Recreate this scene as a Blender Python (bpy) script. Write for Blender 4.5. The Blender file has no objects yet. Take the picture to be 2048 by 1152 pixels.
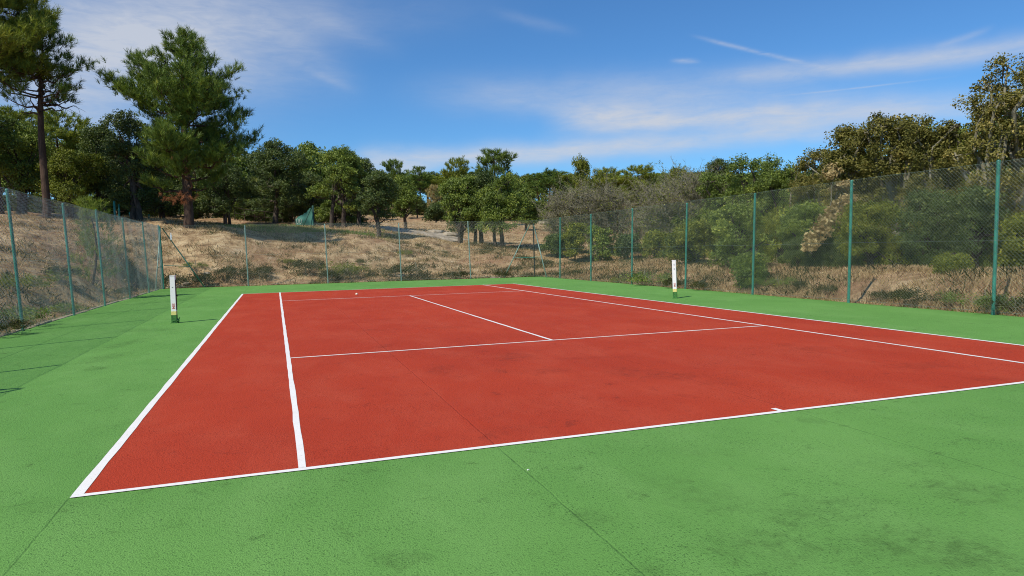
import bpy, math, numpy as np
from mathutils import Matrix, Vector
R_ = math.radians
scene = bpy.context.scene
# ------------------------------------------------------------------ camera
CX, CY, CZ, YAW, PIT, ROL, FPX = 1.284245, -4.888918, 1.492611, 0.328435, 0.056819, -0.02348, 1374.6327
F = np.array([math.sin(YAW)*math.cos(PIT), math.cos(YAW)*math.cos(PIT), -math.sin(PIT)])
R0 = np.array([math.cos(YAW), -math.sin(YAW), 0.0]); U0 = np.cross(R0, F)
RT = R0*math.cos(ROL)+U0*math.sin(ROL); UP = -R0*math.sin(ROL)+U0*math.cos(ROL)
cam_d = bpy.data.cameras.new('camera'); cam = bpy.data.objects.new('camera', cam_d)
scene.collection.objects.link(cam); scene.camera = cam
cam_d.sensor_width = 36; cam_d.lens = FPX/2048*36; cam_d.clip_start = .05; cam_d.clip_end = 3000
M = Matrix.Identity(4)
for i, v in enumerate((RT, UP, -F)):
    for j in range(3): M[j][i] = v[j]
M[0][3], M[1][3], M[2][3] = CX, CY, CZ
cam.matrix_world = M
scene.render.resolution_x, scene.render.resolution_y = 1024, 576

# ------------------------------------------------------------------ sun, sky, exposure
SUN = np.array([-.75, -.42, 1.0]); SUN = SUN/np.linalg.norm(SUN)
sun_el = math.asin(SUN[2]); sun_az = math.atan2(SUN[0], SUN[1])
sd = bpy.data.lights.new('sun', 'SUN'); sd.energy = 4.8; sd.angle = R_(.53); sd.color = (1, .93, .80)
so = bpy.data.objects.new('sun', sd); scene.collection.objects.link(so)
so.rotation_euler = Vector(SUN).to_track_quat('Z', 'Y').to_euler()
w = bpy.data.worlds.new('World'); scene.world = w; w.use_nodes = True
scene.view_settings.view_transform = 'Standard'; scene.view_settings.look = 'None'
scene.view_settings.exposure = 0; scene.view_settings.gamma = 1
scene.cycles.max_bounces = 6; scene.cycles.transparent_max_bounces = 8
scene.cycles.diffuse_bounces = 3; scene.cycles.glossy_bounces = 2; scene.cycles.transmission_bounces = 3
scene.cycles.use_denoising = True; scene.cycles.denoising_prefilter = 'NONE'
scene.cycles.pixel_filter_type = 'BLACKMAN_HARRIS'; scene.cycles.filter_width = 1.05

class NT:
    """small helper to write node graphs"""
    def __init__(s, tree): s.t = tree; s.n = tree.nodes; s.l = tree.links; s.n.clear()
    def new(s, kind, **kw):
        n = s.n.new(kind)
        for k, v in kw.items(): setattr(n, k, v)
        return n
    def put(s, sock, v):
        if isinstance(v, bpy.types.NodeSocket): s.l.new(v, sock)
        elif v is not None:
            try: sock.default_value = v
            except Exception: sock.default_value = (*v, 1)
    def math(s, op, a, b=None, c=None, clamp=False):
        n = s.new('ShaderNodeMath', operation=op, use_clamp=clamp)
        for i, v in enumerate((a, b, c)):
            if v is not None: s.put(n.inputs[i], v)
        return n.outputs[0]
    def noise(s, vec, scale, detail=4, rough=.55, dist=0, out=0, dims='3D'):
        n = s.new('ShaderNodeTexNoise', noise_dimensions=dims)
        if vec is not None: s.put(n.inputs['Vector'], vec)
        s.put(n.inputs['Scale'], scale); n.inputs['Detail'].default_value = detail
        n.inputs['Roughness'].default_value = rough; n.inputs['Distortion'].default_value = dist
        return n.outputs[out]
    def mapr(s, v, a, b, c=0, d=1, kind='LINEAR'):
        n = s.new('ShaderNodeMapRange', interpolation_type=kind)
        for i, q in enumerate((v, a, b, c, d)): s.put(n.inputs[i], q)
        return n.outputs[0]
    def ramp(s, v, stops, interp='LINEAR'):
        n = s.new('ShaderNodeValToRGB'); n.color_ramp.interpolation = interp
        e = n.color_ramp.elements
        while len(e) < len(stops): e.new(.5)
        for q, (p, c) in zip(e, stops): q.position = p; q.color = (*c, 1)
        s.put(n.inputs[0], v); return n.outputs[0]
    def mix(s, f, a, b, mode='MIX'):
        n = s.new('ShaderNodeMix', data_type='RGBA', blend_type=mode)
        s.put(n.inputs[0], f); s.put(n.inputs[6], a if not isinstance(a, tuple) else (*a, 1)); s.put(n.inputs[7], b if not isinstance(b, tuple) else (*b, 1))
        return n.outputs[2]
    def comb(s, x, y, z=0.0):
        n = s.new('ShaderNodeCombineXYZ')
        for i, v in enumerate((x, y, z)): s.put(n.inputs[i], v)
        return n.outputs[0]
    def sep(s, v):
        n = s.new('ShaderNodeSeparateXYZ'); s.put(n.inputs[0], v); return n.outputs

# sky: Nishita plus thin cirrus laid out by azimuth and elevation
N = NT(w.node_tree)
out = N.new('ShaderNodeOutputWorld'); bg = N.new('ShaderNodeBackground')
sky = N.new('ShaderNodeTexSky', sky_type='NISHITA', sun_disc=False)
sky.sun_elevation = sun_el; sky.sun_rotation = sun_az
sky.altitude = 300; sky.air_density = 1.0; sky.dust_density = .25; sky.ozone_density = 3.0
SKYS = .128
bg.inputs['Strength'].default_value = SKYS
tc = N.new('ShaderNodeTexCoord'); d = N.sep(tc.outputs['Generated'])
az = N.math('MULTIPLY', N.math('ARCTAN2', d[0], d[1]), 180/math.pi)
el = N.math('MULTIPLY', N.math('ARCSINE', d[2]), 180/math.pi)
vec = N.comb(az, el, 0.0)
warp = N.noise(vec, .16, 3, .6); warp2 = N.noise(N.comb(N.math('MULTIPLY', az, .30), el, 3.0), .55, 4, .62)
fib = N.noise(N.comb(N.math('MULTIPLY', az, .22), el, 7.0), 1.5, 5, .65, .6)
elw = N.math('ADD', el, N.math('MULTIPLY', N.math('SUBTRACT', warp, .5), .9))
def pix(x, y):
    r = F+RT*(x-1024)/FPX-UP*(y-576)/FPX; r = r/np.linalg.norm(r)
    return math.degrees(math.atan2(r[0], r[1])), math.degrees(math.asin(r[2]))
def band(x0, y0, x1, y1, wpx, amp, fade0=.15, fade1=.15, sharp=False):
    (a0, e0), (a1, e1) = pix(x0, y0), pix(x1, y1)
    L = math.hypot(a1-a0, e1-e0); ca, sa = (a1-a0)/L, (e1-e0)/L; wd = wpx/24.0
    da = N.math('SUBTRACT', az, a0); de = N.math('SUBTRACT', el if sharp else elw, e0)
    s = N.math('DIVIDE', N.math('ADD', N.math('MULTIPLY', da, ca), N.math('MULTIPLY', de, sa)), L)
    t = N.math('DIVIDE', N.math('SUBTRACT', N.math('MULTIPLY', de, ca), N.math('MULTIPLY', da, sa)), wd)
    g = N.math('EXPONENT', N.math('MULTIPLY', N.math('MULTIPLY', t, t), -1.0))
    win = N.math('MULTIPLY', N.mapr(s, -fade0, fade0, 0, 1, 'SMOOTHSTEP'), N.mapr(s, 1-fade1, 1+fade1, 1, 0, 'SMOOTHSTEP'))
    return N.math('MULTIPLY', N.math('MULTIPLY', g, win), amp)
bands = [(0, 95, 520, 15, 85, .85, .5, .7), (0, 230, 420, 170, 110, .42, .4, .8), (300, 110, 640, 160, 45, .20, .4, .5), (480, 60, 900, 20, 40, .14, .4, .6),
         (720, 320, 1540, 268, 20, .74, .05, .35), (1125, 236, 2000, 208, 24, .70, .08, .3), (1150, 262, 1500, 228, 10, .3, .3, .5),
         (1500, 150, 2200, 70, 17, .62, .3, .1), (1880, 90, 1970, 58, 5, .22, .3, .3),
         (900, 185, 1500, 165, 32, .30, .3, .3), (1000, 205, 1700, 190, 26, .22, .3, .4), (1500, 268, 1800, 280, 12, .18, .4, .4),
         (540, 60, 690, 160, 24, .16, .5, .4), (590, 130, 690, 172, 8, .16, .5, .4), (600, 20, 760, 90, 14, .12, .5, .5), (1010, 30, 1130, 60, 10, .13, .4, .4),
         (780, 345, 850, 340, 14, .6, .5, .5), (700, 335, 760, 345, 9, .55, .5, .5)]
dens = None
for b in bands:
    o_ = band(*b); dens = o_ if dens is None else N.math('ADD', dens, o_)
dens = N.math('MULTIPLY', dens, N.mapr(N.math('ADD', N.math('MULTIPLY', warp2, .5), N.math('MULTIPLY', fib, .5)), .34, .64, .62, 1.22))
for b in [(1410, 78, 1620, 128, 3.5, .30, .2, .3, True), (1590, 189, 1850, 160, 1.4, .20, .3, .3, True), (1350, 122, 1392, 122, 4, .35, .4, .4, True)]:
    dens = N.math('ADD', dens, N.math('MULTIPLY', band(*b), N.mapr(fib, .3, .65, .2, 1.3)))
dens = N.math('MINIMUM', dens, .95)
skyc = N.mix(1.0, sky.outputs[0], (.43, .755, 1.03), 'MULTIPLY')
cl = N.mix(N.mapr(el, 0, 22), (.62/SKYS, .66/SKYS, .73/SKYS), (.52/SKYS, .57/SKYS, .68/SKYS))
N.l.new(N.mix(dens, skyc, cl), bg.inputs['Color']); N.l.new(bg.outputs[0], out.inputs['Surface'])

# ------------------------------------------------------------------ helpers
def ray(x, y): return F+RT*(x-1024)/FPX-UP*(y-576)/FPX
def at(x, y, dist):
    r = ray(x, y); return np.array([CX, CY, CZ])+r/math.hypot(r[0], r[1])*dist
def link(o): scene.collection.objects.link(o); return o
def tag(o, label=None, cat=None, group=None, kind=None):
    if label: o['label'] = label
    if cat: o['category'] = cat
    if group: o['group'] = group
    if kind: o['kind'] = kind
    return o
def npmesh(name, V, P, mat, attr=None, smooth=False):
    """V (n,3), P (m,k) polygons of equal size k, attr: one float per polygon"""
    V = np.asarray(V, np.float32); P = np.asarray(P, np.int32)
    me = bpy.data.meshes.new(name); m, k = P.shape
    me.vertices.add(len(V)); me.vertices.foreach_set('co', V.ravel())
    me.loops.add(m*k); me.loops.foreach_set('vertex_index', P.ravel())
    me.polygons.add(m); me.polygons.foreach_set('loop_start', np.arange(0, m*k, k, dtype=np.int32))
    me.polygons.foreach_set('loop_total', np.full(m, k, np.int32))
    me.polygons.foreach_set('use_smooth', np.full(m, bool(smooth)))
    if attr is not None:
        a = me.attributes.new('v', 'FLOAT', 'FACE'); a.data.foreach_set('value', np.asarray(attr, np.float32))
    me.update(calc_edges=True); me.materials.append(mat)
    return me
def obj(name, me, parent=None, loc=None):
    o = bpy.data.objects.new(name, me); link(o)
    if parent: o.parent = parent
    if loc is not None: o.location = loc
    return o
def empty(name, loc, rz=0): 
    o = bpy.data.objects.new(name, None); link(o); o.empty_display_size = .2
    o.location = loc; o.rotation_euler = (0, 0, rz); return o
class MB:
    """collects tubes and boxes into one mesh (quads)"""
    def __init__(s): s.V = []; s.P = []; s.n = 0
    def add(s, V, P): s.V.append(np.asarray(V, float)); s.P.append(np.asarray(P)+s.n); s.n += len(V)
    def box(s, lo, hi, rot=0, piv=(0, 0)):
        x0, y0, z0 = lo; x1, y1, z1 = hi
        V = np.array([(x0, y0, z0), (x1, y0, z0), (x1, y1, z0), (x0, y1, z0), (x0, y0, z1), (x1, y0, z1), (x1, y1, z1), (x0, y1, z1)], float)
        if rot:
            c, q = math.cos(rot), math.sin(rot); d_ = V[:, :2]-piv
            V[:, 0] = piv[0]+d_[:, 0]*c-d_[:, 1]*q; V[:, 1] = piv[1]+d_[:, 0]*q+d_[:, 1]*c
        s.add(V, [(0, 3, 2, 1), (4, 5, 6, 7), (0, 1, 5, 4), (1, 2, 6, 5), (2, 3, 7, 6), (3, 0, 4, 7)])
    def tube(s, pts, rad, sides=8, cap=True):
        pts = np.asarray(pts, float); n = len(pts); rad = np.broadcast_to(np.asarray(rad, float), (n,))
        T = np.gradient(pts, axis=0); T /= np.linalg.norm(T, axis=1)[:, None]+1e-9
        ref = np.array([0, 0, 1.]) if abs(T[:, 2]).mean() < .8 else np.array([1., 0, 0])
        A = np.cross(T, ref); A /= np.linalg.norm(A, axis=1)[:, None]+1e-9; B = np.cross(T, A)
        th = np.linspace(0, 2*math.pi, sides, endpoint=False)
        V = (pts[:, None]+rad[:, None, None]*(np.cos(th)[None, :, None]*A[:, None]+np.sin(th)[None, :, None]*B[:, None])).reshape(-1, 3)
        i = np.arange(n-1)[:, None]*sides; j = np.arange(sides)[None]; k = (j+1) % sides
        P = np.stack([i+j, i+k, i+k+sides, i+j+sides], -1).reshape(-1, 4)
        s.add(V, P)
        if cap and sides in (4, 8, 6):
            for base, rev in ((0, False), ((n-1)*sides, True)):
                idx = [base+q for q in range(sides)]
                Q = [(idx[0], idx[q], idx[q+1], idx[q+2]) for q in range(1, sides-2, 2)]
                s.P.append(np.array(Q)+s.n-len(V))
    def build(s, name, mat, parent=None, smooth=False, loc=None):
        me = npmesh(name, np.concatenate(s.V), np.concatenate(s.P), mat, smooth=smooth)
        return obj(name, me, parent, loc)
def unit(v): return v/(np.linalg.norm(v, axis=-1, keepdims=True)+1e-9)

# ------------------------------------------------------------------ materials
def mat(name):
    m = bpy.data.materials.new(name); m.use_nodes = True; n = NT(m.node_tree)
    o = n.new('ShaderNodeOutputMaterial'); p = n.new('ShaderNodeBsdfPrincipled'); n.l.new(p.outputs[0], o.inputs[0])
    n.o = o; n.p = p; return m, n
def simple(name, col, rough=.5, metal=0, var=.12, scale=8, bump=0, bscale=60, spec=.35, dirt=None):
    m, n = mat(name); tc = n.new('ShaderNodeTexCoord').outputs['Object']
    f = n.noise(tc, scale, 5, .6)
    c = n.mix(n.mapr(f, .3, .7), tuple(x*(1-var) for x in col), tuple(min(1, x*(1+var)) for x in col))
    if dirt: c = n.mix(n.mapr(n.noise(tc, scale*2.3, 6, .7), .55, .75, 0, .8), c, dirt)
    n.put(n.p.inputs['Base Color'], c); n.p.inputs['Roughness'].default_value = rough
    n.p.inputs['Metallic'].default_value = metal; n.p.inputs['Specular IOR Level'].default_value = spec
    if bump:
        b = n.new('ShaderNodeBump'); b.inputs['Strength'].default_value = bump; b.inputs['Distance'].default_value = .01
        n.put(b.inputs['Height'], n.noise(tc, bscale, 5, .6)); n.l.new(b.outputs[0], n.p.inputs['Normal'])
    return m
def foliage(name, stops, trans=.3, rough=.6, spec=.25):
    m, n = mat(name)
    a = n.new('ShaderNodeAttribute', attribute_name='v').outputs['Fac']
    oi = n.new('ShaderNodeObjectInfo').outputs['Random']
    c = n.ramp(n.math('ADD', a, n.mapr(oi, 0, 1, -.06, .06)), stops)
    n.put(n.p.inputs['Base Color'], c); n.p.inputs['Roughness'].default_value = rough
    n.p.inputs['Specular IOR Level'].default_value = spec
    t = n.new('ShaderNodeBsdfTranslucent'); n.put(t.inputs[0], n.mix(1.0, c, (1.15, 1.25, .7), 'MULTIPLY'))
    ms = n.new('ShaderNodeMixShader'); ms.inputs[0].default_value = trans
    n.l.new(n.p.outputs[0], ms.inputs[1]); n.l.new(t.outputs[0], ms.inputs[2]); n.l.new(ms.outputs[0], n.o.inputs[0])
    return m
def bark(name, a, b, sc=6):
    m, n = mat(name); tc = n.new('ShaderNodeTexCoord').outputs['Object']
    s = n.sep(tc); v = n.comb(s[0], s[1], n.math('MULTIPLY', s[2], .28))
    f = n.noise(v, sc, 6, .7, .4)
    n.put(n.p.inputs['Base Color'], n.mix(n.mapr(f, .35, .65), a, b)); n.p.inputs['Roughness'].default_value = .9
    n.p.inputs['Specular IOR Level'].default_value = .15
    bm = n.new('ShaderNodeBump'); bm.inputs['Strength'].default_value = .9; bm.inputs['Distance'].default_value = .06
    n.put(bm.inputs['Height'], f); n.l.new(bm.outputs[0], n.p.inputs['Normal']); return m

def gnd(x, y):
    r = F+RT*(x-1024)/FPX-UP*(y-576)/FPX; return np.array([CX, CY])+r[:2]*(-CZ/r[2])
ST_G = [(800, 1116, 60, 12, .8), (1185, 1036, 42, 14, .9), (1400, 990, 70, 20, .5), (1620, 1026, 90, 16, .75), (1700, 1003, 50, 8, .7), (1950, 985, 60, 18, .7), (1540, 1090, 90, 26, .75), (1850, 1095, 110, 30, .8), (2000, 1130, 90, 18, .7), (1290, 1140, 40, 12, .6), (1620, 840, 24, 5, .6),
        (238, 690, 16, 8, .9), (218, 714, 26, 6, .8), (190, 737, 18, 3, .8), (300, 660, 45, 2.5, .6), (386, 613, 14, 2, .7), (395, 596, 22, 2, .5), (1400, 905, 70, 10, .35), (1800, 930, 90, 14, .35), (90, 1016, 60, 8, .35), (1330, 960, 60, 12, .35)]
ST_R = [(1028, 713, 38, 6, .9), (885, 739, 26, 6, .7), (1000, 741, 18, 3, .6), (1100, 742, 55, 5, .7), (1250, 742, 34, 6, .75), (1335, 752, 60, 7, .8), (1440, 764, 40, 4, .5), (1840, 732, 50, 4, .75), (2010, 760, 30, 4, .6), (1630, 698, 40, 3, .6), (1570, 690, 16, 2, .6), (770, 692, 10, 3, .9), (745, 660, 35, 2, .4), (1790, 672, 50, 2, .4), (980, 875, 20, 5, .7), (1030, 860, 60, 8, .3), (900, 655, 50, 2, .4), (1180, 716, 80, 2, .5), (2030, 697, 20, 2, .6)]
def court_mat(name, base, dark, light, stain, pit, stains=()):
    """acrylic paint rolled over coarse tarmac: open pits, roller marks, old joints, scuffs"""
    m, n = mat(name); g = n.new('ShaderNodeNewGeometry').outputs['Position']; s = n.sep(g)
    big = n.noise(g, .28, 4, .55, .5); mid = n.noise(n.comb(n.math('MULTIPLY', s[0], 1.0), n.math('MULTIPLY', s[1], .45), 0.0), 1.3, 6, .65, .3)
    c = n.mix(n.mapr(big, .33, .68), dark, base)
    c = n.mix(n.mapr(mid, .45, .75, 0, .7), c, light)
    sv = n.noise(n.comb(n.math('MULTIPLY', s[0], .8), s[1], 4.0), .75, 6, .7, .8)
    st = n.mapr(sv, .62, .80, 0, .45, 'SMOOTHSTEP')
    grain = n.noise(g, 110, 2, .7); peb = n.noise(g, 55, 3, .7, .3)
    c = n.mix(n.math('MULTIPLY', st, n.mapr(grain, .35, .6, .25, 1)), c, stain)
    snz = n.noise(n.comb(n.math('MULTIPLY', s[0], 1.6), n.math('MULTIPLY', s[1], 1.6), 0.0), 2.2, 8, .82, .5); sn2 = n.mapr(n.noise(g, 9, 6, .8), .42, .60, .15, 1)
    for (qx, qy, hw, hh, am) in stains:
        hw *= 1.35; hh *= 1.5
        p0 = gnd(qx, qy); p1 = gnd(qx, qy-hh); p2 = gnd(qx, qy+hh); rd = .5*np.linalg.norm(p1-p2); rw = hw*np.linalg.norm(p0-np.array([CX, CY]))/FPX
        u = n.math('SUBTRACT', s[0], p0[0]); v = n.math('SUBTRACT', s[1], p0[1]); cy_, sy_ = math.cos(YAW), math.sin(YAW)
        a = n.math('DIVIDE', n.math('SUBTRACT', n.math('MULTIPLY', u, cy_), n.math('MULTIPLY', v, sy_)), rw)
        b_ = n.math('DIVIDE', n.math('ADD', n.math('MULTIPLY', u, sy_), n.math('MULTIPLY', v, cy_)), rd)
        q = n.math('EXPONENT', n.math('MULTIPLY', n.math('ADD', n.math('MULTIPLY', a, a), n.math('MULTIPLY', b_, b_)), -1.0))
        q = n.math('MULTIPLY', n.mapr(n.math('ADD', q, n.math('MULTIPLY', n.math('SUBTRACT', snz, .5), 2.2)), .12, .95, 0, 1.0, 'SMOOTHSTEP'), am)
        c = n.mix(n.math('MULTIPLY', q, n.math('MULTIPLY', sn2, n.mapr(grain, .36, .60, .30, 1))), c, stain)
    pits = n.mapr(n.math('ADD', n.math('MULTIPLY', peb, .6), n.math('MULTIPLY', grain, .4)), .46, .36, 0, 1)
    pm = n.math('MULTIPLY', pits, n.mapr(n.noise(g, .9, 3, .5), .35, .65, .25, .95))
    c = n.mix(n.math('MULTIPLY', pm, .95), c, pit)
    joint = None
    wob = n.math('MULTIPLY', n.math('SUBTRACT', n.noise(g, 3.0, 4, .6), .5), .035)
    for x0 in (-2.75, .0, 2.81, 5.58, 8.2, 11.0):
        q = n.math('ABSOLUTE', n.math('SUBTRACT', n.math('ADD', s[0], wob), x0))
        q = n.mapr(q, .002, .010, 1, 0); joint = q if joint is None else n.math('MAXIMUM', joint, q)
    for y0 in (.0, 5.9, 12.3, 18.2):
        q = n.math('ABSOLUTE', n.math('SUBTRACT', n.math('ADD', s[1], wob), y0))
        q = n.math('MULTIPLY', n.mapr(q, .004, .012, 1, 0), n.mapr(s[0], -.15, .0, .7, 0)); joint = n.math('MAXIMUM', joint, q)
    jn = n.math('MULTIPLY', joint, n.mapr(n.noise(g, 2.2, 5, .7), .40, .64, .05, .50))
    c = n.mix(jn, c, pit)
    n.put(n.p.inputs['Base Color'], c); n.p.inputs['Roughness'].default_value = .8; n.p.inputs['Specular IOR Level'].default_value = .10
    b = n.new('ShaderNodeBump'); b.inputs['Strength'].default_value = 1.0; b.inputs['Distance'].default_value = .010
    h = n.math('ADD', n.math('ADD', n.math('MULTIPLY', peb, .6), n.math('MULTIPLY', grain, .6)), n.math('MULTIPLY', joint, -.3))
    n.put(b.inputs['Height'], h); n.l.new(b.outputs[0], n.p.inputs['Normal']); return m
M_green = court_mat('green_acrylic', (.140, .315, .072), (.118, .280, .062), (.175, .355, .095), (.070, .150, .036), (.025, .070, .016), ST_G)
M_red = court_mat('red_acrylic', (.450, .054, .022), (.395, .045, .020), (.480, .080, .040), (.230, .034, .018), (.15, .014, .008), ST_R)
def line_mat():
    m, n = mat('white_line_paint'); g = n.new('ShaderNodeNewGeometry').outputs['Position']
    c = n.mix(n.mapr(n.noise(g, 3, 6, .7), .40, .7, 0, .35), (.82, .80, .76), (.66, .60, .54))
    pits = n.mapr(n.noise(g, 60, 3, .6), .36, .28, 0, .6)
    n.put(n.p.inputs['Base Color'], n.mix(pits, c, (.35, .25, .2))); n.p.inputs['Roughness'].default_value = .6
    b = n.new('ShaderNodeBump'); b.inputs['Strength'].default_value = .5; b.inputs['Distance'].default_value = .004
    n.put(b.inputs['Height'], n.noise(g, 60, 3, .6)); n.l.new(b.outputs[0], n.p.inputs['Normal']); return m
M_line = line_mat()
def ground_mat():
    m, n = mat('dry_ground'); g = n.new('ShaderNodeNewGeometry').outputs['Position']; s = n.sep(g)
    f1 = n.noise(g, .22, 5, .6, .6); f2 = n.noise(g, 1.4, 6, .7, .3); f3 = n.noise(g, 9, 5, .7)
    c = n.ramp(f2, [(.28, (.10, .062, .034)), (.42, (.25, .16, .085)), (.54, (.42, .30, .165)), (.70, (.58, .45, .27))])
    c = n.mix(n.mapr(f1, .50, .68, 0, .75), c, n.ramp(f3, [(.3, (.20, .095, .052)), (.7, (.36, .20, .115))]))
    c = n.mix(n.mapr(n.noise(g, .33, 5, .65, 1.0), .60, .70, 0, .85), c, n.ramp(f3, [(.3, (.38, .29, .18)), (.7, (.60, .49, .34))]))
    c = n.mix(n.mapr(f3, .30, .45, .55, 0), c, (.045, .030, .018))
    n.put(n.p.inputs['Base Color'], c); n.p.inputs['Roughness'].default_value = .95; n.p.inputs['Specular IOR Level'].default_value = .05
    b = n.new('ShaderNodeBump'); b.inputs['Strength'].default_value = 1; b.inputs['Distance'].default_value = .12
    n.put(b.inputs['Height'], n.math('ADD', f2, n.math('MULTIPLY', f3, .5))); n.l.new(b.outputs[0], n.p.inputs['Normal']); return m
M_ground = ground_mat()
M_postpaint = simple('green_enamel_tube', (.030, .20, .145), .38, 0, .35, 5, .15, 40, .5, (.05, .10, .075))
M_galv = simple('galvanised_tube', (.24, .36, .31), .42, .2, .25, 4, .1)
M_wire = simple('plastic_coated_wire', (.15, .205, .16), .38, 0, .2, 3, spec=.6)
M_wirel = simple('weathered_galvanised_wire', (.36, .40, .37), .4, .1, .25, 3, spec=.6)
M_wired = simple('dark_green_wire', (.03, .09, .07), .5, 0, .2, 3)
M_concrete = simple('old_concrete', (.34, .28, .19), .9, 0, .3, 6, .6, 30, .2)
M_white = simple('white_enamel', (.80, .79, .78), .75, 0, .05, 12, .05, 40)
M_postgreen = simple('overpainted_green', (.05, .16, .035), .5, 0, .5, 25, .3, 40)
M_yellow = simple('yellowed_paint', (.72, .62, .22), .5, 0, .25, 20)
M_black = simple('black_iron', (.02, .022, .02), .45, .3, .3, 20)
M_redink = simple('faded_red_print', (.50, .13, .10), .6, 0, .2, 20)
M_ball = simple('bleached_ball_felt', (.80, .74, .55), .95, 0, .08, 60, .5, 300)
M_screen = simple('teal_windbreak_cloth', (.085, .235, .185), .85, 0, .25, 2.5, .4, 12, .1)
M_whitepaint = simple('white_spray_paint', (.50, .56, .50), .7, 0, .2, 10)
M_barkp = bark('pine_bark', (.040, .026, .019), (.125, .080, .056), 7)
M_barko = bark('cork_bark', (.035, .028, .022), (.13, .105, .085), 9)
M_twig = bark('grey_twig', (.15, .135, .085), (.32, .295, .205), 5)
M_oak = foliage('holm_leaf', [(0, (0.068, 0.102, 0.018)), (.45, (0.142, 0.198, 0.031)), (.8, (0.257, 0.314, 0.046)), (1, (0.459, 0.461, 0.077))], .22, .5, .35)
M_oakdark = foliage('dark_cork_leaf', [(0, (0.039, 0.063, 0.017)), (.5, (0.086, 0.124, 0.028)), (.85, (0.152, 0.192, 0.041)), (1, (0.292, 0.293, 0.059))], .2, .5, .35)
M_olive = foliage('olive_leaf', [(0, (0.087, 0.110, 0.017)), (.5, (0.175, 0.202, 0.026)), (.85, (0.306, 0.304, 0.043)), (1, (0.524, 0.442, 0.097))], .3, .6)
M_autumn = foliage('browning_leaf', [(0, (0.065, 0.067, 0.014)), (.4, (0.140, 0.136, 0.028)), (.75, (0.246, 0.217, 0.053)), (1, (0.421, 0.333, 0.103))], .25, .6)
M_tan = foliage('dead_tan_leaf', [(0, (0.210, 0.143, 0.057)), (.5, (0.441, 0.341, 0.157)), (1, (0.630, 0.528, 0.285))], .25, .8)
M_pine = foliage('pine_needle', [(0, (0.052, 0.097, 0.019)), (.5, (0.131, 0.196, 0.031)), (.85, (0.246, 0.312, 0.043)), (1, (0.435, 0.440, 0.072))], .18, .55, .3)
M_pinelt = foliage('bright_pine_needle', [(0, (0.104, 0.139, 0.020)), (.5, (0.221, 0.257, 0.033)), (1, (0.442, 0.450, 0.066))], .25, .55, .3)
M_pineyoung = foliage('young_pine_needle', [(0, (0.100, 0.140, 0.020)), (.5, (0.240, 0.297, 0.040)), (1, (0.440, 0.495, 0.080))], .3, .55, .3)
M_deadneedle = foliage('dead_needle', [(0, (0.140, 0.050, 0.022)), (.5, (0.300, 0.115, 0.050)), (1, (0.420, 0.190, 0.090))], .2, .8)
M_straw = foliage('straw_blade', [(0, (.13, .075, .038)), (.3, (.27, .17, .085)), (.6, (.46, .33, .17)), (1, (.64, .50, .29))], .25, .9, .1)
M_grass = foliage('green_blade', [(0, (0.070, 0.120, 0.020)), (.5, (0.150, 0.230, 0.040)), (1, (0.280, 0.320, 0.100))], .35, .7, .1)
M_scrub = foliage('heather_leaf', [(0, (0.026, 0.028, 0.010)), (.4, (0.054, 0.062, 0.019)), (.75, (0.097, 0.102, 0.032)), (1, (0.176, 0.123, 0.056))], .2, .8, .1)
M_rock = simple('pale_sandstone', (.33, .28, .21), .9, 0, .3, 3, .8, 12, .15)

# ------------------------------------------------------------------ terrain
X0, X1 = -3.95, 14.45
def backy(x): return 31.15-.118*(x+3.9)          # the back edge of the slab, as measured
ctrl = [(-4.2, y, -.02) for y in (-12, -6, 0, 5, 10, 15, 20, 25, 30)]+[(14.8, y, -.02) for y in (-12, -5, 0, 5, 10, 15, 20, 25, 29)]
ctrl += [(x, backy(x)+.5, -.02) for x in (-4.2, 0, 4, 8, 12, 14.7)]+[(x, y, -.03) for x in (0, 5, 10) for y in (-12, 0, 12, 24)]
ctrl += [(0, -40, 0), (-40, -30, 1), (60, -40, 1.5), (-12, 0, .7), (-25, 5, 1.5), (40, 0, 1.5), (-250, 0, 10), (250, 0, 12), (0, -300, 0), (-200, 300, 22), (300, 300, 24), (60, 400, 24)]
for q in [(0, 610, 20), (0, 565, 24), (0, 480, 34), (100, 500, 34), (100, 442, 46), (60, 545, 27), (190, 560, 29), (270, 520, 36), (300, 470, 43),
          (300, 530, 39.5), (400, 463, 44), (400, 520, 39), (372, 452, 46), (470, 466, 44), (550, 470, 45), (550, 530, 39), (628, 462, 47), (560, 447, 64), (592, 459.5, 52), (640, 459.5, 52), (540, 458, 52), (480, 455, 52), (470, 440, 75),
          (720, 452, 58), (763, 465, 50), (700, 500, 43), (850, 470, 60), (850, 424, 120), (850, 447, 85), (987, 496, 52), (910, 488, 55), (1000, 525, 42),
          (850, 510, 44), (1080, 441, 110), (1060, 470, 70), (1200, 538, 37), (1200, 517, 46), (1340, 540, 27), (1340, 522, 36), (1500, 562, 23), (1500, 530, 30),
          (1700, 547, 21.5), (1900, 551, 19.5), (2040, 553, 18.3), (1700, 540, 30), (1900, 540, 30), (1000, 405, 180), (400, 405, 150), (1500, 425, 120), (1900, 480, 60), (100, 420, 80)]:
    ctrl.append(tuple(at(*q)))
ctrl += [(18.4, 12.2, .56), (19.3, 10.2, .55), (19.8, 8.6, .54), (20.6, 12.8, .52), (18.6, 14.5, .55), (19.2, 6.4, .58), (21, 3.5, .6), (21.5, 9.5, .50)]
ctrl = np.array(ctrl)
def kern(r2): return -np.sqrt(r2+2.0)
D2 = ((ctrl[:, None, :2]-ctrl[None, :, :2])**2).sum(-1)
A_ = np.zeros((len(ctrl)+1,)*2); A_[:-1, :-1] = kern(D2)+np.eye(len(ctrl))*-.02*0; A_[:-1, -1] = A_[-1, :-1] = 1
A_[:-1, :-1] += np.eye(len(ctrl))*.05
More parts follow.
